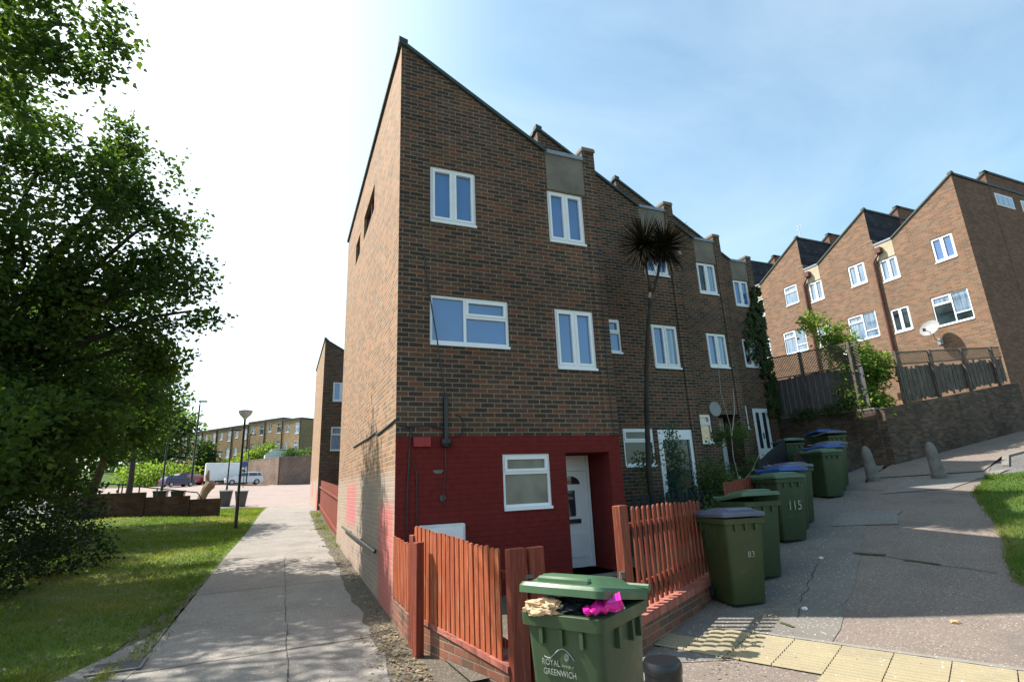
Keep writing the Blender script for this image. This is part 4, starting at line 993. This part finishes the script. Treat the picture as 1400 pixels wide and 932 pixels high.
# stump
q=atY(272,684,37)
t=thing('tree_stump','tan leaning tree stump behind the low stepped wall','tree stump',(q.x,q.y,q.z-.3))
b=MB(); b.tube([(0,0,-.3),(.08,0,.3),(.22,.05,.7),(.36,0,1.0),(.52,.05,1.2),(.66,0,1.3)],[.30,.24,.22,.27,.30,.16],9); b.tube([(.3,0,.9),(.34,.05,1.4),(.30,.02,1.75),(.33,.05,2.0)],[.15,.10,.11,.05],7); b.build('trunk',M['stump'],t)

# ------------------------------------------------------------------ FAR RETAINING WALL, TERRACE, VEHICLES
cxr=(-.28,72.0)
wallseg('retaining_wall','long brown garage retaining wall behind the parked cars','retaining wall',[(-.3,72.0),(-9.5,92.0)],.4,M['brick_ret2'] if 'brick_ret2' in M else M['brick_wall'],M['concrete'],(4.35,4.6),(0,1),.12)
wallseg('retaining_wall','brown garage wall facing the car park at the path end','retaining wall',[(-.3,72.0),(12,74.0)],.4,M['brick_ret2'],M['concrete'],(4.35,4.75),(0,.5),.12)
tb=MB(); tb.add([(-.3,72.2,4.3),(14,74.2,4.5),(20,110,5),(-40,135,5.0),(-26,100,4.4),(-9.5,92,4.5)],[(0,1,2,3,4,5)]); tb.build('upper_terrain',M['lawn2'],kind='structure')
# slope left of the garage wall
hb=MB()
hb.add([(-9.3,90,1.5),(-9.3,92,4.4),(-26,100,4.3),(-30,96,1.6),(-60,110,1.5),(-60,125,5)],[(0,1,2,3),(3,2,5,4)]); hb.build('bank',M['lawn2'],kind='structure')
PA=atY(412,571,80); PB=atY(240,596,104)
A=Vector((PA.x,PA.y)); B=Vector((PB.x,PB.y)); d=(B-A); Lr=d.length; d.normalize(); nn=Vector((d.y,-d.x)); 
if nn.y>0: nn=-nn
NH=8; wlen=Lr/NH; zt=PA.z
for k in range(NH):
    a=A+d*(k*wlen); zt_k=lerp(PA.z,PB.z,k/NH)-(.12 if k in (0,) else 0)+(.25 if k in (1,2) else 0)
    names=['near end','second','third','fourth','fifth','sixth','seventh','far end']
    t=thing('terrace_house',f'{names[k]} house of the long far terrace counted from its right end','house',(a.x,a.y,zt_k-8.2),math.atan2(d.y,d.x),'far terrace above the garages')
    # local x along the row, facade on the camera side
    loc_n=(Matrix.Rotation(-math.atan2(d.y,d.x),2)@nn); sgn=1 if loc_n.y>0 else -1
    mp3=lambda u,dd,z,s=sgn:(u,-s*dd,z)
    hs=[(.35,1.25,6.2,7.75),(2.35,3.1,6.55,7.7),(.35,1.25,3.75,5.2),(2.35,3.1,4.0,5.15)]
    hs=[h for h in hs if h[1]<wlen]
    m=MB(); facade(m,wlen,lambda u:8.2,-.5,hs,mp3,rev=.1); m.quad(mp3(0,0,-.5),mp3(0,8,-.5),mp3(0,8,8.2),mp3(0,0,8.2)); m.quad(mp3(wlen,0,-.5),mp3(wlen,8,-.5),mp3(wlen,8,8.2),mp3(wlen,0,8.2)); m.quad(mp3(0,8,-.5),mp3(wlen,8,-.5),mp3(wlen,8,8.2),mp3(0,8,8.2))
    m.build('wall',M['brick_far'],t)
    r=MB(); boxm(r,mp3,-.02,wlen+.02,-.12,8.1,8.2,8.42); r.build('roof',M['felt'],t)
    for i,h in enumerate(hs): window(t,*h,mp3,'2' if i%2 else 'H',M['glass_far'] if (i+k)%3 else M['glass_net'],M['white'],far=True,depth=.06)
    dp=MB(); dp.tube([mp3(.05,-.06,8.1),mp3(.05,-.06,-.3)],.06,6); dp.build('downpipe',M['black'],t)

def wheel(par,x,y,r=.31,w=.2):
    b=MB(); b.lathe([(0,-w/2),(r*.9,-w/2),(r,-w/2+.03),(r,w/2-.03),(r*.9,w/2),(0,w/2)],20,M=Matrix.Translation((x,y,r))@Matrix.Rotation(R(90),4,'X')); o=b.build('wheel',M['tyre'],par,smooth='auto')
    b=MB(); sg=-1 if y<0 else 1; b.lathe([(0,0),(r*.6,0),(r*.6,.02),(0,.03)],14,M=Matrix.Translation((x,y+sg*(w/2+.001),r))@Matrix.Rotation(R(-90*sg),4,'X')); b.build('rim',M['metal'],o)
def car(label,loc,rz,paint,s=1):
    """front towards local -x"""
    t=thing('parked_car',label,'car',loc,rz); t.scale=(s,s,s); w=.86
    low=[(-2.0,.28),(-2.05,.55),(-1.95,.78),(-1.5,.90),(-.95,.98),(2.0,1.0),(2.06,.75),(2.05,.4),(1.95,.26)]
    b=MB(); b.rings([[(x,-w+.05,z) for x,z in low],[(x,-w,z) for x,z in low],[(x,w,z) for x,z in low],[(x,w-.05,z) for x,z in low]])
    cab0=[(-1.05,.96),(2.0,.98)]; cab1=[(-.2,1.42),(.4,1.48),(1.3,1.46),(1.75,1.36)]
    b.rings([[(-1.1,-w+.06,.96),(2.0,-w+.06,.98),(2.0,w-.06,.98),(-1.1,w-.06,.96)],[(-.25,-w+.2,1.40),(1.72,-w+.2,1.36),(1.72,w-.2,1.36),(-.25,w-.2,1.40)],[(.1,-w+.26,1.47),(1.45,-w+.26,1.45),(1.45,w-.26,1.45),(.1,w-.26,1.47)]])
    b.build('body',paint,t)
    g=MB()
    for sg in (-1,1):
        y0=sg*(w-.055+.004); y1=sg*(w-.185)
        def s3(x,f): return (x,lerp(y0,y1,f)+sg*.006,lerp(.98,1.39,f))
        g.quad(s3(-.85,.08),s3(.35,.08),s3(.35,.9),s3(-.22,.9)); g.quad(s3(.43,.08),s3(1.3,.08),s3(1.3,.9),s3(.43,.9)); g.quad(s3(1.36,.08),s3(1.85,.1),s3(1.62,.85),s3(1.36,.9))
    g.quad((-1.06,-.72,1.0),(-1.06,.72,1.0),(-.32,.6,1.385),(-.32,-.6,1.385)); g.quad((2.01,-.7,1.02),(2.01,.7,1.02),(1.76,.6,1.33),(1.76,-.6,1.33))
    g.build('window',M['carglass'],t)
    for sg in (-1,1):
        h=MB(); h.cbox(-2.07,-1.86,sg*.68-.14,sg*.68+.14,.62,.78,.03); h.build('headlight',M['lampglass'],t)
        h=MB(); h.cbox(1.98,2.08,sg*.72-.1,sg*.72+.1,.72,.95,.03); h.build('tail_light',M['tail'],t)
        for x in (-1.3,1.32): wheel(t,x,sg*.78)
    return t
q=atY(333,665,73); car('silver white hatchback parked beside the white van',(q.x,q.y-.3,G(q.x,q.y)+.02),R(8),M['carwhite'])
q=atY(238,663,71); car('dark purple car parked facing the ivy bank with red tail lights',(q.x+.3,q.y,G(q.x,q.y)+.02),R(-140),M['carpurple'],.82)
q=atY(262,660,76); car('dark red car between the purple car and the van',(q.x,q.y,G(q.x,q.y)+.02),R(-145),M['carred'])
q=atY(303,667,74)
t=thing('box_van','white box van parked behind the lamp columns','van',(q.x-.3,q.y+1.2,G(q.x,q.y)),R(10)); t.scale=(.80,.9,.93); t.location.x+=.75
b=MB(); b.cbox(-3.1,1.6,-1.05,1.05,.55,2.75,.04); b.build('box_body',M['vanwhite'],t)
b=MB(); b.rings([[(1.62,-1,.5),(1.62,1,.5),(1.62,1,2.2),(1.62,-1,2.2)],[(2.2,-1,.5),(2.2,1,.5),(2.2,.95,2.0),(2.2,-.95,2.0)],[(2.95,-.95,.45),(2.95,.95,.45),(2.95,.9,1.25),(2.95,-.9,1.25)],[(3.3,-.9,.45),(3.3,.9,.45),(3.3,.85,1.05),(3.3,-.85,1.05)]]); b.build('cab',M['vanwhite'],t)
b=MB(); b.quad((1.75,-1.008,1.25),(2.5,-.985,1.25),(2.15,-.975,1.85),(1.75,-1.0,1.9)); b.quad((2.23,-.85,1.95),(2.23,.85,1.95),(2.9,.85,1.3),(2.9,-.85,1.3)); b.build('window',M['carglass'],t)
b=MB(); b.box(-2.9,1.6,-.8,.8,.35,.548); b.build('chassis',M['black'],t)
b=MB(); b.box(-3.13,-3.101,-.95,-.8,.7,1.2); b.box(-3.13,-3.101,.8,.95,.7,1.2); b.build('tail_light',M['tail'],t)
for x in (-2.0,2.4):
    for y in (-.9,.9): wheel(t,x,y,.38,.24)
# white shed on top of the garage wall
q=atY(375,621,80)
t=thing('shed','low white flat roofed shed on top of the garage wall','shed',(q.x+.8,q.y,4.4),R(5)); t.scale=(.62,.8,.8)
b=MB(); b.prism([(-3.2,0),(3.0,0),(3.0,1.55),(-1.9,1.75),(-3.2,1.0)],-1.5,1.5,'y'); b.build('body',M['white_old'],t)
b=MB(); b.box(-2.0,3.1,-1.6,1.6,1.76,1.84); b.build('roof',M['white'],t)
# blue sign at the wall corner
q=atY(335,634,66); t=thing('road_sign','small blue sign on a thin pole left of the garage corner','sign',(q.x,q.y,q.z-2.3))
b=MB(); b.tube([(0,0,-.5),(0,0,2.6)],.04,6); b.build('pole',M['blackpaint'],t); b=MB(); b.cbox(-.22,.22,-.06,-.045,2.0,2.55,.005); 
b.build('sign_face',M['lid_blue'],t)

# ------------------------------------------------------------------ VEGETATION
def leafcloud(mb, blobs, n, size, seed=1, gap=.35, flat=.6, shell=.35, freq=.9, thr=-.12, aspect=.7):
    rnd=random.Random(seed); tot=sum((b[3]*b[4]*b[5])**(2/3) for b in blobs); V=mb.v; F=mb.f; MI=mb.mi
    for b in blobs:
        k=int(n*(b[3]*b[4]*b[5])**(2/3)/tot); cen=Vector(b[:3]); i=0; tries=0
        while i<k and tries<k*6:
            tries+=1
            v=Vector((rnd.gauss(0,1),rnd.gauss(0,1),rnd.gauss(0,1))).normalized(); r=(shell+(1-shell)*rnd.random())**.6
            r*=1+.22*noise.noise(v*2.2+cen)
            p=cen+Vector((v.x*b[3],v.y*b[4],v.z*b[5]))*r
            if noise.noise(p*freq+Vector((seed*3.1,0,0)))<thr: continue
            m=rnd.randint(3,6)
            for _ in range(m):
                q=p+Vector((rnd.gauss(0,1),rnd.gauss(0,1),rnd.gauss(0,.6)))*size*1.3
                a=Vector((rnd.gauss(0,1),rnd.gauss(0,1),rnd.gauss(0,1)*flat)).normalized(); c=Vector((rnd.gauss(0,1),rnd.gauss(0,1),rnd.gauss(0,1)))
                u=a.cross(c); 
                if u.length<.1: continue
                u.normalize(); s=size*rnd.uniform(.6,1.25); w_=s*aspect*.5; nrm=a.cross(u)*s*.12
                j=len(V); V += [tuple(q),tuple(q+a*s*.35+u*w_+nrm),tuple(q+a*s),tuple(q+a*s*.35-u*w_+nrm)]; F.append((j,j+1,j+2,j+3)); MI.append(0)
            i+=m
def branchset(mb, base, tips, r0, seed=1, sub=3, wob=.25):
    rnd=random.Random(seed); base=Vector(base)
    for tp in tips:
        tp=Vector(tp); k=6; pts=[];rs=[]
        for i in range(k+1):
            t=i/k; p=base.lerp(tp,t); p.z+=math.sin(t*math.pi)*.12*(tp-base).length*.5; p+=Vector((rnd.gauss(0,1),rnd.gauss(0,1),rnd.gauss(0,1)))*wob*.3*(0<i<k); pts.append(p); rs.append(r0*(1-.85*t)+.008)
        mb.tube(pts,rs,7)
        for _ in range(sub):
            i=rnd.randint(2,k-1); q=pts[i]+Vector((rnd.uniform(-1,1),rnd.uniform(-1,1),rnd.uniform(-.3,.8)))*min(1.0,.22*(tp-base).length)
            mb.tube([pts[i],pts[i].lerp(q,.5)+Vector((0,0,.1)),q],[rs[i]*.6,rs[i]*.35,.006],5)
def tree(label,base,trunk_h,r,blobs,n,size,mat,seed,bark=M['barkdark'],name='tree',lean=(0,0),cat='tree',thr=-.12,freq=.9,group=None,shell=.35,mat2=None):
    t=thing(name,label,cat,base,0,group); B=Vector(base)
    bl=[(b[0]-B.x,b[1]-B.y,b[2]-B.z,*b[3:]) for b in blobs]
    if trunk_h:
        m=MB(); top=Vector((lean[0],lean[1],trunk_h)); m.tube([(0,0,-.3),top*.3+Vector((.05,0,0)),top*.7,top],[r*1.3,r,r*.85,r*.7],10)
        branchset(m,top,[(b[0],b[1],b[2]) for b in bl if b[3]>=.5 and (Vector(b[:3])-top).length<6.5],r*.45,seed); m.build('trunk',bark,t,smooth=True)
    m=MB(); leafcloud(m,bl,n,size,seed,thr=thr,freq=freq,shell=shell); m.build('crown',mat,t)
    return t
def bp(px,py,Y,rx,ry,rz): q=atY(px,py,Y); return (q.x,q.y,q.z,rx,ry,rz)
# main maple on the left
bl=[bp(175,235,13.5,1.15,1.3,1.0),bp(215,300,13.3,1.0,1.2,.9),bp(130,280,13,1.2,1.4,1.0),bp(245,370,13,.75,1.0,.7),bp(262,425,13,.55,.8,.45),bp(190,380,13.4,1.2,1.4,1.0),bp(110,380,13.5,1.4,1.5,1.1),bp(30,330,12.5,1.2,1.3,1.2),
    bp(40,430,13,1.4,1.5,1.1),bp(130,460,13.5,1.3,1.4,.9),bp(205,475,13.5,.8,1.1,.8),bp(225,520,13.6,.4,.7,.5),bp(175,540,14,.9,1.2,.7),bp(90,545,13.5,1.2,1.4,.8),bp(15,540,13,1.2,1.4,.9),bp(60,225,13,.9,1.1,.35),bp(10,200,12.5,.7,1,.4),bp(-60,420,13,1.6,2,2),bp(160,190,13.6,.7,.8,.5),bp(-150,300,12,1.6,2,1.8)]
def sh(hx,hy,h,r): return (hx-.65*h,hy+.50*h,-1.6+h,r,r,r*.6)
bl+=[sh(.2,13.2,7,.75),sh(.9,12.4,7,.6),sh(-.5,12.2,6,.8),sh(-3,15,6,1.1),sh(-2.3,13.4,6,1.1),sh(-4.6,12,5,1.2),sh(-3.8,14,5,1.2),sh(-1.4,14.2,7.5,.8)]  # extra crown clumps added to throw shade on path and lawn
tree('large maple tree with a broad dark crown left of the path',(-6.8,14.2,-1.3),3.2,.24,bl,44000,.125,M['leaf'],3,lean=(.6,-.2),thr=.10,freq=1.5,shell=.12)
# near overhanging tree at upper left
bl=[bp(30,30,8,.8,.9,.55),bp(95,35,8,.55,.7,.32),bp(150,30,8,.38,.5,.3),bp(165,70,8.1,.22,.3,.14),bp(100,80,8,.55,.5,.25),bp(135,95,8,.28,.4,.16),bp(60,60,7.6,.45,.5,.28),bp(20,95,7.5,.25,.4,.12),bp(60,100,7.8,.3,.4,.14),bp(10,140,7.5,.2,.4,.12),bp(40,145,7.5,.16,.3,.07),bp(-110,40,7.5,.9,1.3,.8),bp(-220,150,7.5,1.2,1.5,1.2)]
tree('overhanging tree whose leafy branches enter at the top left',(-7.6,6.5,-1.5),6.0,.26,bl,7500,.10,M['leaf'],11,lean=(.8,.3),thr=.06,freq=2.0,shell=.1)
# added tree left of the frame, crown laid out to shade lawn and path
tree('unseen tall tree added left of the lawn to cast dappled shade on the path',(-9.3,12.5,-1.6),7.5,.3,[sh(.2,11.2,12,.9),sh(1.0,10.4,11.6,.7),sh(-.6,9.6,11,.9),sh(.6,8.9,11.5,.7),sh(-.9,8,10.5,.8),sh(.4,7.5,11.2,.6),sh(1.3,7.9,11.8,.45),sh(.9,6.4,11,.5),sh(-.2,6.2,10.5,.6),sh(.4,5.2,10.6,.6),sh(-2.2,11.3,10.6,1.0),sh(-2.6,6.6,9.6,1.0),sh(-4.6,7.2,9,1.2),sh(-5,10.5,8,1.2)],9500,.15,M['leaf'],17,thr=.10,freq=1.7)
# background trees on the left
bl=[bp(40,500,22,2.4,2.5,2.0),bp(120,520,24,2.4,2.4,1.9),bp(185,520,26,1.7,2,1.9),bp(203,575,27,.9,1.3,1.1),bp(150,590,25,1.9,2,1.0),bp(60,580,22,2.2,2.2,1.2),bp(-20,560,20,2.2,2,2)]
tree('mass of dense dark trees behind the maple',(-9.5,25,-.8),3.0,.22,bl,26000,.20,M['leaf2'],5,lean=(1,0),thr=-.2,freq=.7)
q0=atY(122,668,24); q1=atY(150,600,24)
t=thing('tree','slim pale leaning tree trunk under the dark canopy','tree',tuple(q0))
m=MB(); dd=q1-q0; m.tube([(0,0,-.5),dd*.5+Vector((.1,0,0)),dd,dd*1.6],[.17,.14,.11,.07],8); m.build('trunk',M['bark'],t,smooth=True)
m=MB(); leafcloud(m,[(dd.x*1.8,dd.y,dd.z*1.7,1.4,1.4,.8)],2500,.17,21); m.build('crown',M['leaf2'],t)
q0=atY(95,650,22); q1=atY(102,590,22); dd=q1-q0
t=thing('tree','upright pale tree trunk left of the leaning one','tree',tuple(q0))
m=MB(); m.tube([(0,0,-.5),dd*.5,dd,dd*1.6],[.16,.13,.11,.07],8); m.build('trunk',M['bark'],t,smooth=True)
m=MB(); leafcloud(m,[(dd.x*1.5,dd.y,dd.z*1.7,1.4,1.4,.8)],2500,.17,22); m.build('crown',M['leaf'],t)
# undergrowth
bl=[(-5.6,13.5,-.7,2.0,1.8,1.2),(-7.2,12.5,.2,2.2,2,1.8),(-4.9,11.8,-1.1,1.1,1.2,.75),(-6.2,10.2,-.8,1.6,1.5,1.2),(-5.6,16.5,-.4,1.8,1.8,1.2),(-4.2,14.6,-1.0,1.0,1.2,.6),(-6.6,19.5,-.1,2,2,1.3),(-6.3,8.2,-1.0,1.4,1.4,1.0)]
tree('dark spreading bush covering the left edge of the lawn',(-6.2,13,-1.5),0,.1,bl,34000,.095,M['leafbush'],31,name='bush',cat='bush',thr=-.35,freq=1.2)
bl=[bp(60,600,12,1.3,1.2,.8),bp(10,600,11,1.0,1.2,.9),bp(70,640,13,1.4,1.2,.7)]
tree('lighter leaved shrub catching sun below the maple',(-5.6,12.2,-1.4),1.2,.05,bl,7000,.13,M['leaf'],33,name='shrub',cat='shrub',thr=-.1)
# far trees
bl=[bp(232,600,88,3.2,3,4.2),bp(215,575,90,2.2,2,2.6),bp(250,575,88,2.0,2,2.0),bp(205,620,90,3,3,3.5)]
tree('pale distant tree left of the far terrace',(-16,90,3),4,.3,bl,5000,.55,M['leaffar'],41,thr=-.15,freq=.35)
bl=[bp(188,570,45,1.5,2,1.8),bp(195,540,45,1.4,2,1.3),bp(175,560,45,2,2,2),bp(240,548,44,.9,1,.35),bp(225,525,44,.7,.9,.3)]
tree('slender tree with sparse twigs beyond the dark canopy',(-9.6,45,-.3),5,.18,bl,3800,.26,M['leaf2'],42,thr=-.02,freq=.8)
bl=[bp(281,632,84,.9,1.2,1.8),bp(281,615,84,.7,.9,1.2)]
tree('dark narrow tree in front of the far terrace',(bl[0][0],84,3),0,.1,bl,1600,.4,M['leaf2'],43,name='conifer',thr=-.3)
def bush(label,blobs,n,size,mat,seed,name='bush'):
    c_=blobs[0]; return tree(label,(c_[0],c_[1],c_[2]-c_[5]),0,.1,blobs,n,size,mat,seed,name=name,cat='bush',thr=-.3,freq=.8)
bush('sunny hedge bank behind the parked purple car',[bp(225,648,80,4,2,1.5),bp(200,652,78,3.5,2,1.6),bp(252,650,84,2.6,2,1.2),bp(285,646,88,3,2,.9)],5200,.34,M['leafshrub'],51,'hedge')
bush('bright green shrubs on the terrace above the van',[bp(300,640,84,4,2,.8),bp(322,636,84,3.0,2,.7),bp(345,625,84,1.4,2,.8),bp(358,619,84,1.6,1.5,1.0),bp(372,615,84,1.2,1.5,.8)],4200,.34,M['leafshrub'],52)
bush('round dark shrub in front of the white shed',[bp(396,622,77,.95,.9,.95)],900,.22,M['leaf2'],53)
bush('grey green bush at the right end of the garage wall',[bp(415,622,78,1.4,1,.8)],700,.25,M['leaffar'],54)
bush('pale trees on the horizon left of the terrace',[bp(190,640,120,8,3,5),bp(150,640,120,8,3,6)],2400,.8,M['leaffar'],55,'tree')

# shrubs in the front gardens
bush('tall blue green slender shrub before the second house',[(7.05,8.55,-.1,.22,.22,.9),(7.0,8.55,.6,.16,.16,.55),(7.25,8.5,-.5,.35,.3,.45)],2600,.055,M['leafblue'],61,'shrub')
bush('small leafy plant before the second house window',[(6.55,8.9,.35,.28,.25,.2),(6.5,8.9,.0,.15,.15,.4)],420,.06,M['leafshade'],62,'plant')
bush('low green clump at the foot of the palm',[(6.9,8.15,-.62,.75,.4,.28),(6.0,8.2,-.75,.4,.3,.2)],1500,.07,M['leafshade'],63,'plant')
bush('yellowish fern shrub beside the low red fence',[(8.15,8.85,-.05,.42,.35,.42),(8.4,9.0,-.25,.45,.4,.35)],2000,.07,M['leafshade'],64,'shrub')
t=tree('half bare shrub with pale twigs before the dark porch',(9.6,9.6,-.5),.5,.03,[(9.7,9.8,.65,.45,.4,.5),(9.9,9.7,.1,.45,.4,.4),(10.1,9.9,1.0,.2,.2,.25)],1900,.065,M['leafshade'],65,bark=M['twig'],name='shrub',cat='shrub')
m=MB()
for pts in ([(0,0,.3),(.3,-.1,.6),(.55,-.15,.95),(.85,-.1,1.05)],[(.3,-.1,.6),(.65,-.2,.7),(.9,-.2,.68)],[(0,0,.2),(-.1,0,.9),(-.05,0,1.6),(-.2,.0,2.4),(-.15,0,3.1)],[(-.05,0,1.4),(.15,0,2.0),(.2,0,2.5)]): m.tube(pts,[.013,.009,.007,.005,.004][:len(pts)],5)
m.build('bare_branches',M['twig'],t)
# climbing shrub by the retaining wall corner
bl=[(16.9,11.3,2.2,.7,.7,.8),(17.0,11.4,3.0,.75,.7,.7),(17.1,11.6,3.8,.6,.6,.6),(16.8,11.9,4.5,.5,.4,.45),(16.9,11.0,1.7,.6,.4,.5),(17.5,11.2,3.2,.6,.5,.6),(16.5,12.2,4.9,.25,.3,.5)]
tree('straggly shrub growing over the retaining wall corner',(17,11.4,1.4),1.2,.07,bl,9500,.115,M['leafshrub'],71,bark=M['bark'],name='shrub',cat='shrub',thr=-.12,freq=1.4)
bush('dark weeds trailing over the wall below the grey fence',[(16.25,11.6,1.9,.3,.7,.25),(16.2,12.9,1.9,.25,.6,.2)],1500,.07,M['ivy'],72,'plant')
# ivy on house 4, right edge
iv=MB(); rnd=random.Random(5)
for i in range(9000):
    z=rnd.random(); zz=lerp(1.7,6.6,z); u0=3.45-.75*math.sin(max(0,min(1,(zz-3.3)/2.6))*math.pi)*.9; u=lerp(u0-.25*abs(noise.noise((zz*3,1,1)))*2,3.9,rnd.random()**.8); 
    if noise.noise((u*5,zz*3.5,0))<-.12 or (u<3.3 and rnd.random()<.5): continue
    x,y=12.44+u,14.07-rnd.uniform(.02,.16); s=rnd.uniform(.03,.065); a=rnd.uniform(0,6.28)
    p=Vector((x,y,.26+zz)); A_=Vector((math.cos(a),rnd.uniform(-.5,.2),math.sin(a)))*s; B_=Vector((-math.sin(a),rnd.uniform(-.5,.2),math.cos(a)))*s*.8
    iv.quad(p-A_,p-B_,p+A_,p+B_)
tag(iv.build('ivy',M['ivy']),'dark ivy climbing the right edge of the fourth house','ivy')

# cordyline palm
base=Vector((6.30,8.5,-1.15))
t=thing('cordyline_palm','tall cordyline palm with two dark spiky heads before the brick row','palm',tuple(base))
def PP(px,py,Y=8.5): return atY(px,py,Y)-base
tr=[Vector((0,0,-.2)),PP(887,640),PP(884,560),PP(884,500),PP(886,450),PP(890,400)]
m=MB(); m.tube(tr,[.075,.055,.048,.044,.042,.040],10); m.tube([PP(890,402),PP(885,380),PP(880,345)],[.034,.03,.036],8); m.tube([PP(891,402),PP(899,378),PP(905,345)],[.034,.03,.036],8); m.build('trunk',M['barkdark'],t,smooth=True)
rnd=random.Random(9)
for (hx,hy,yy) in ((880,334,8.45),(908,336,8.6)):
    cc=PP(hx,hy,yy); m=MB(); mb2=MB()
    for i in range(430):
        th=rnd.uniform(0,2*math.pi); ph=math.asin(rnd.uniform(-.97,1)); dv=Vector((math.cos(th)*math.cos(ph),math.sin(th)*math.cos(ph),math.sin(ph)))
        L=rnd.uniform(.50,.74); up=Vector((0,0,1)); side=dv.cross(up)
        if side.length<.05: continue
        side.normalize(); n=5; tgt=mb2 if (ph<-.3 and rnd.random()<.25) else m
        pts=[cc+dv*(L*k/n)+Vector((0,0,-.02*(k/n)**2.3*L/.5)) for k in range(n+1)]; ws=[.008,.013,.012,.009,.006,.001]
        for k in range(n): tgt.quad(pts[k]-side*ws[k],pts[k]+side*ws[k],pts[k+1]+side*ws[k+1],pts[k+1]-side*ws[k+1])
    m.build('leaf_head',M['palmleaf'],t); 
    if mb2.f: mb2.build('dry_leaves',M['palmbrown'],t)

# grass blades on the lawn
def blades(name,n,region,h,seed,label=None):
    rnd=random.Random(seed); m=MB(); V=m.v;F=m.f;MI=m.mi; c=0
    while c<n:
        x,y,hh=region(rnd)
        if x is None: continue
        k=.55+.9*max(0,noise.noise((x*.8,y*.8,1))+.35); z=G(x,y)+.015; a=rnd.uniform(0,6.28); hgt=h*hh*k*rnd.uniform(.5,1.2); w_=.006*(1+.06*y)
        dx,dy=math.cos(a)*w_,math.sin(a)*w_; lx,ly=rnd.gauss(0,.45)*hgt,rnd.gauss(0,.45)*hgt; j=len(V)
        V += [(x-dx,y-dy,z),(x+dx,y+dy,z),(x+lx,y+ly,z+hgt)]; F.append((j,j+1,j+2)); MI.append(0); c+=1
    o=m.build(name,M['grass'],kind='stuff'); return o
def reg(r):
    y=5.0+ (r.random()**1.6)*31; xr=table(y,[(5,-2.9),(5.8,-2.5),(7.3,-1.85),(8.2,-1.6),(11,-1.29),(29,-.87)])
    x=xr+.12-abs(r.random()**1.2)*6.0
    if x>xr+.05*math.sin(y*9): return None,None,None
    return x,y,1
blades('lawn_grass',90000,reg,.055,77)
def reg2(r):
    t=r.random(); a=[(7.6,1.9),(7.25,2.6),(7.9,3.9),(10.6,5.3),(13.2,6.9),(15.3,7.6)]; i=min(4,int(t*5)); u=t*5-i; x=lerp(a[i][0],a[i+1][0],u); y=lerp(a[i][1],a[i+1][1],u)
    s=r.random()**1.5*3.5-.06; return x+s*.5+r.gauss(0,.03),y-s*.86+r.gauss(0,.03),1.2
blades('verge_grass',26000,reg2,.07,78)
def reg3(r):
    k=r.random()
    if k<.5: y=r.uniform(15,28); return 1.50+r.gauss(0,.14)-.1*noise.noise((y,1,1)),y,1.6*max(.3,.5+1.5*noise.noise((y*.9,2,3)))
    if k<.7: return -2.2+r.gauss(0,.10),7.25+r.gauss(0,.10),.9
    if k<.8: return -1.5+r.gauss(0,.05),7.1+r.gauss(0,.2),.8
    y=r.uniform(7.5,11); return -1.36+r.gauss(0,.07),y,.8
blades('weeds',2600,reg3,.08,79)

# gully grate
gq=atZ(160,913,-1.66); gx,gy=gq.x,gq.y; t=thing('drain_grate','rusty slotted drain grate in the concrete apron at lower left','drain grate',(gx,gy,G(gx,gy)+.02),R(2))
b=MB()
for q in ((-.24,.24,-.2,-.17),(-.24,.24,.17,.2),(-.24,-.21,-.17,.17),(.21,.24,-.17,.17)): b.box(*q,0,.014)
b.build('frame',M['iron'],t)
b=MB()
for k in range(9): y=-.15+k*.0375; b.box(-.21,.21,y-.009,y+.009,.001,.012)
b.build('bars',M['iron'],t)
b=MB(); b.quad((-.21,-.17,.0005),(.21,-.17,.0005),(.21,.17,.0005),(-.21,.17,.0005)); b.build('pit',M['jointdark'],t)

# leaf litter along the walls
def litter(name,n,region,seed,size=.03,mat=M['litter_leaf']):
    rnd=random.Random(seed); m=MB()
    for _ in range(n):
        x,y=region(rnd); z=G(x,y)+.025+rnd.random()*.012; s=size*rnd.uniform(.4,1.3); a=rnd.uniform(0,6.28); e=Vector((math.cos(a),math.sin(a),rnd.uniform(-.3,.3)))*s; f=Vector((-math.sin(a),math.cos(a),rnd.uniform(-.3,.3)))*s*.6; p=Vector((x,y,z+.3*s))
        m.quad(p-e,p-f,p+e,p+f)
    return m.build(name,mat,kind='stuff')
litter('leaf_litter',900,lambda r:(1.38-abs(r.gauss(0,.22)),r.uniform(4.2,7.5)),1,.022)
litter('leaf_litter',500,lambda r:(1.36-abs(r.gauss(0,.08)),r.uniform(7.5,16)),2,.02)
def rl(r):
    s=r.uniform(-2.5,.1); p=rowpt(s,.20+abs(r.gauss(0,.12))); return p
litter('leaf_litter',260,rl,3,.016)
litter('leaf_litter',160,lambda r:rowpt(r.uniform(.3,9),r.gauss(.7,.35)),4,.014)
litter('leaf_litter',400,lambda r:(r.uniform(-6,-1.5),r.uniform(6.5,18)),5,.024)
litter('leaf_litter',260,lambda r:(r.uniform(-1.2,1.2),r.uniform(5,16)),6,.011)
for (px,py,z,lab,mat,s) in ((925,848,-1.58,'small white carton lying by the red brick plinth',M['whiteplas'],.05),(1075,740,-1.3,'flat scrap of paper by the middle bins',M['paper'],.05),(1127,786,-1.45,'crumpled pale scrap on the shaded paving',M['whiteplas'],.03),(1100,831,-1.5,'torn white scrap at the shadow edge',M['whiteplas'],.05),(1306,849,-1.5,'dry curled leaf on the sunlit paving',M['paper'],.04),(318,776,-1.4,'white litter at the left edge of the path',M['whiteplas'],.07),(442,750,-1.4,'pale stone by the house wall base',M['stone'],.05)):
    q=atZ(px,py,z); crumple('litter',lab,'litter',(q.x,q.y,G(q.x,q.y)+.02),s,s*.6,.018,mat,px*.1,px)
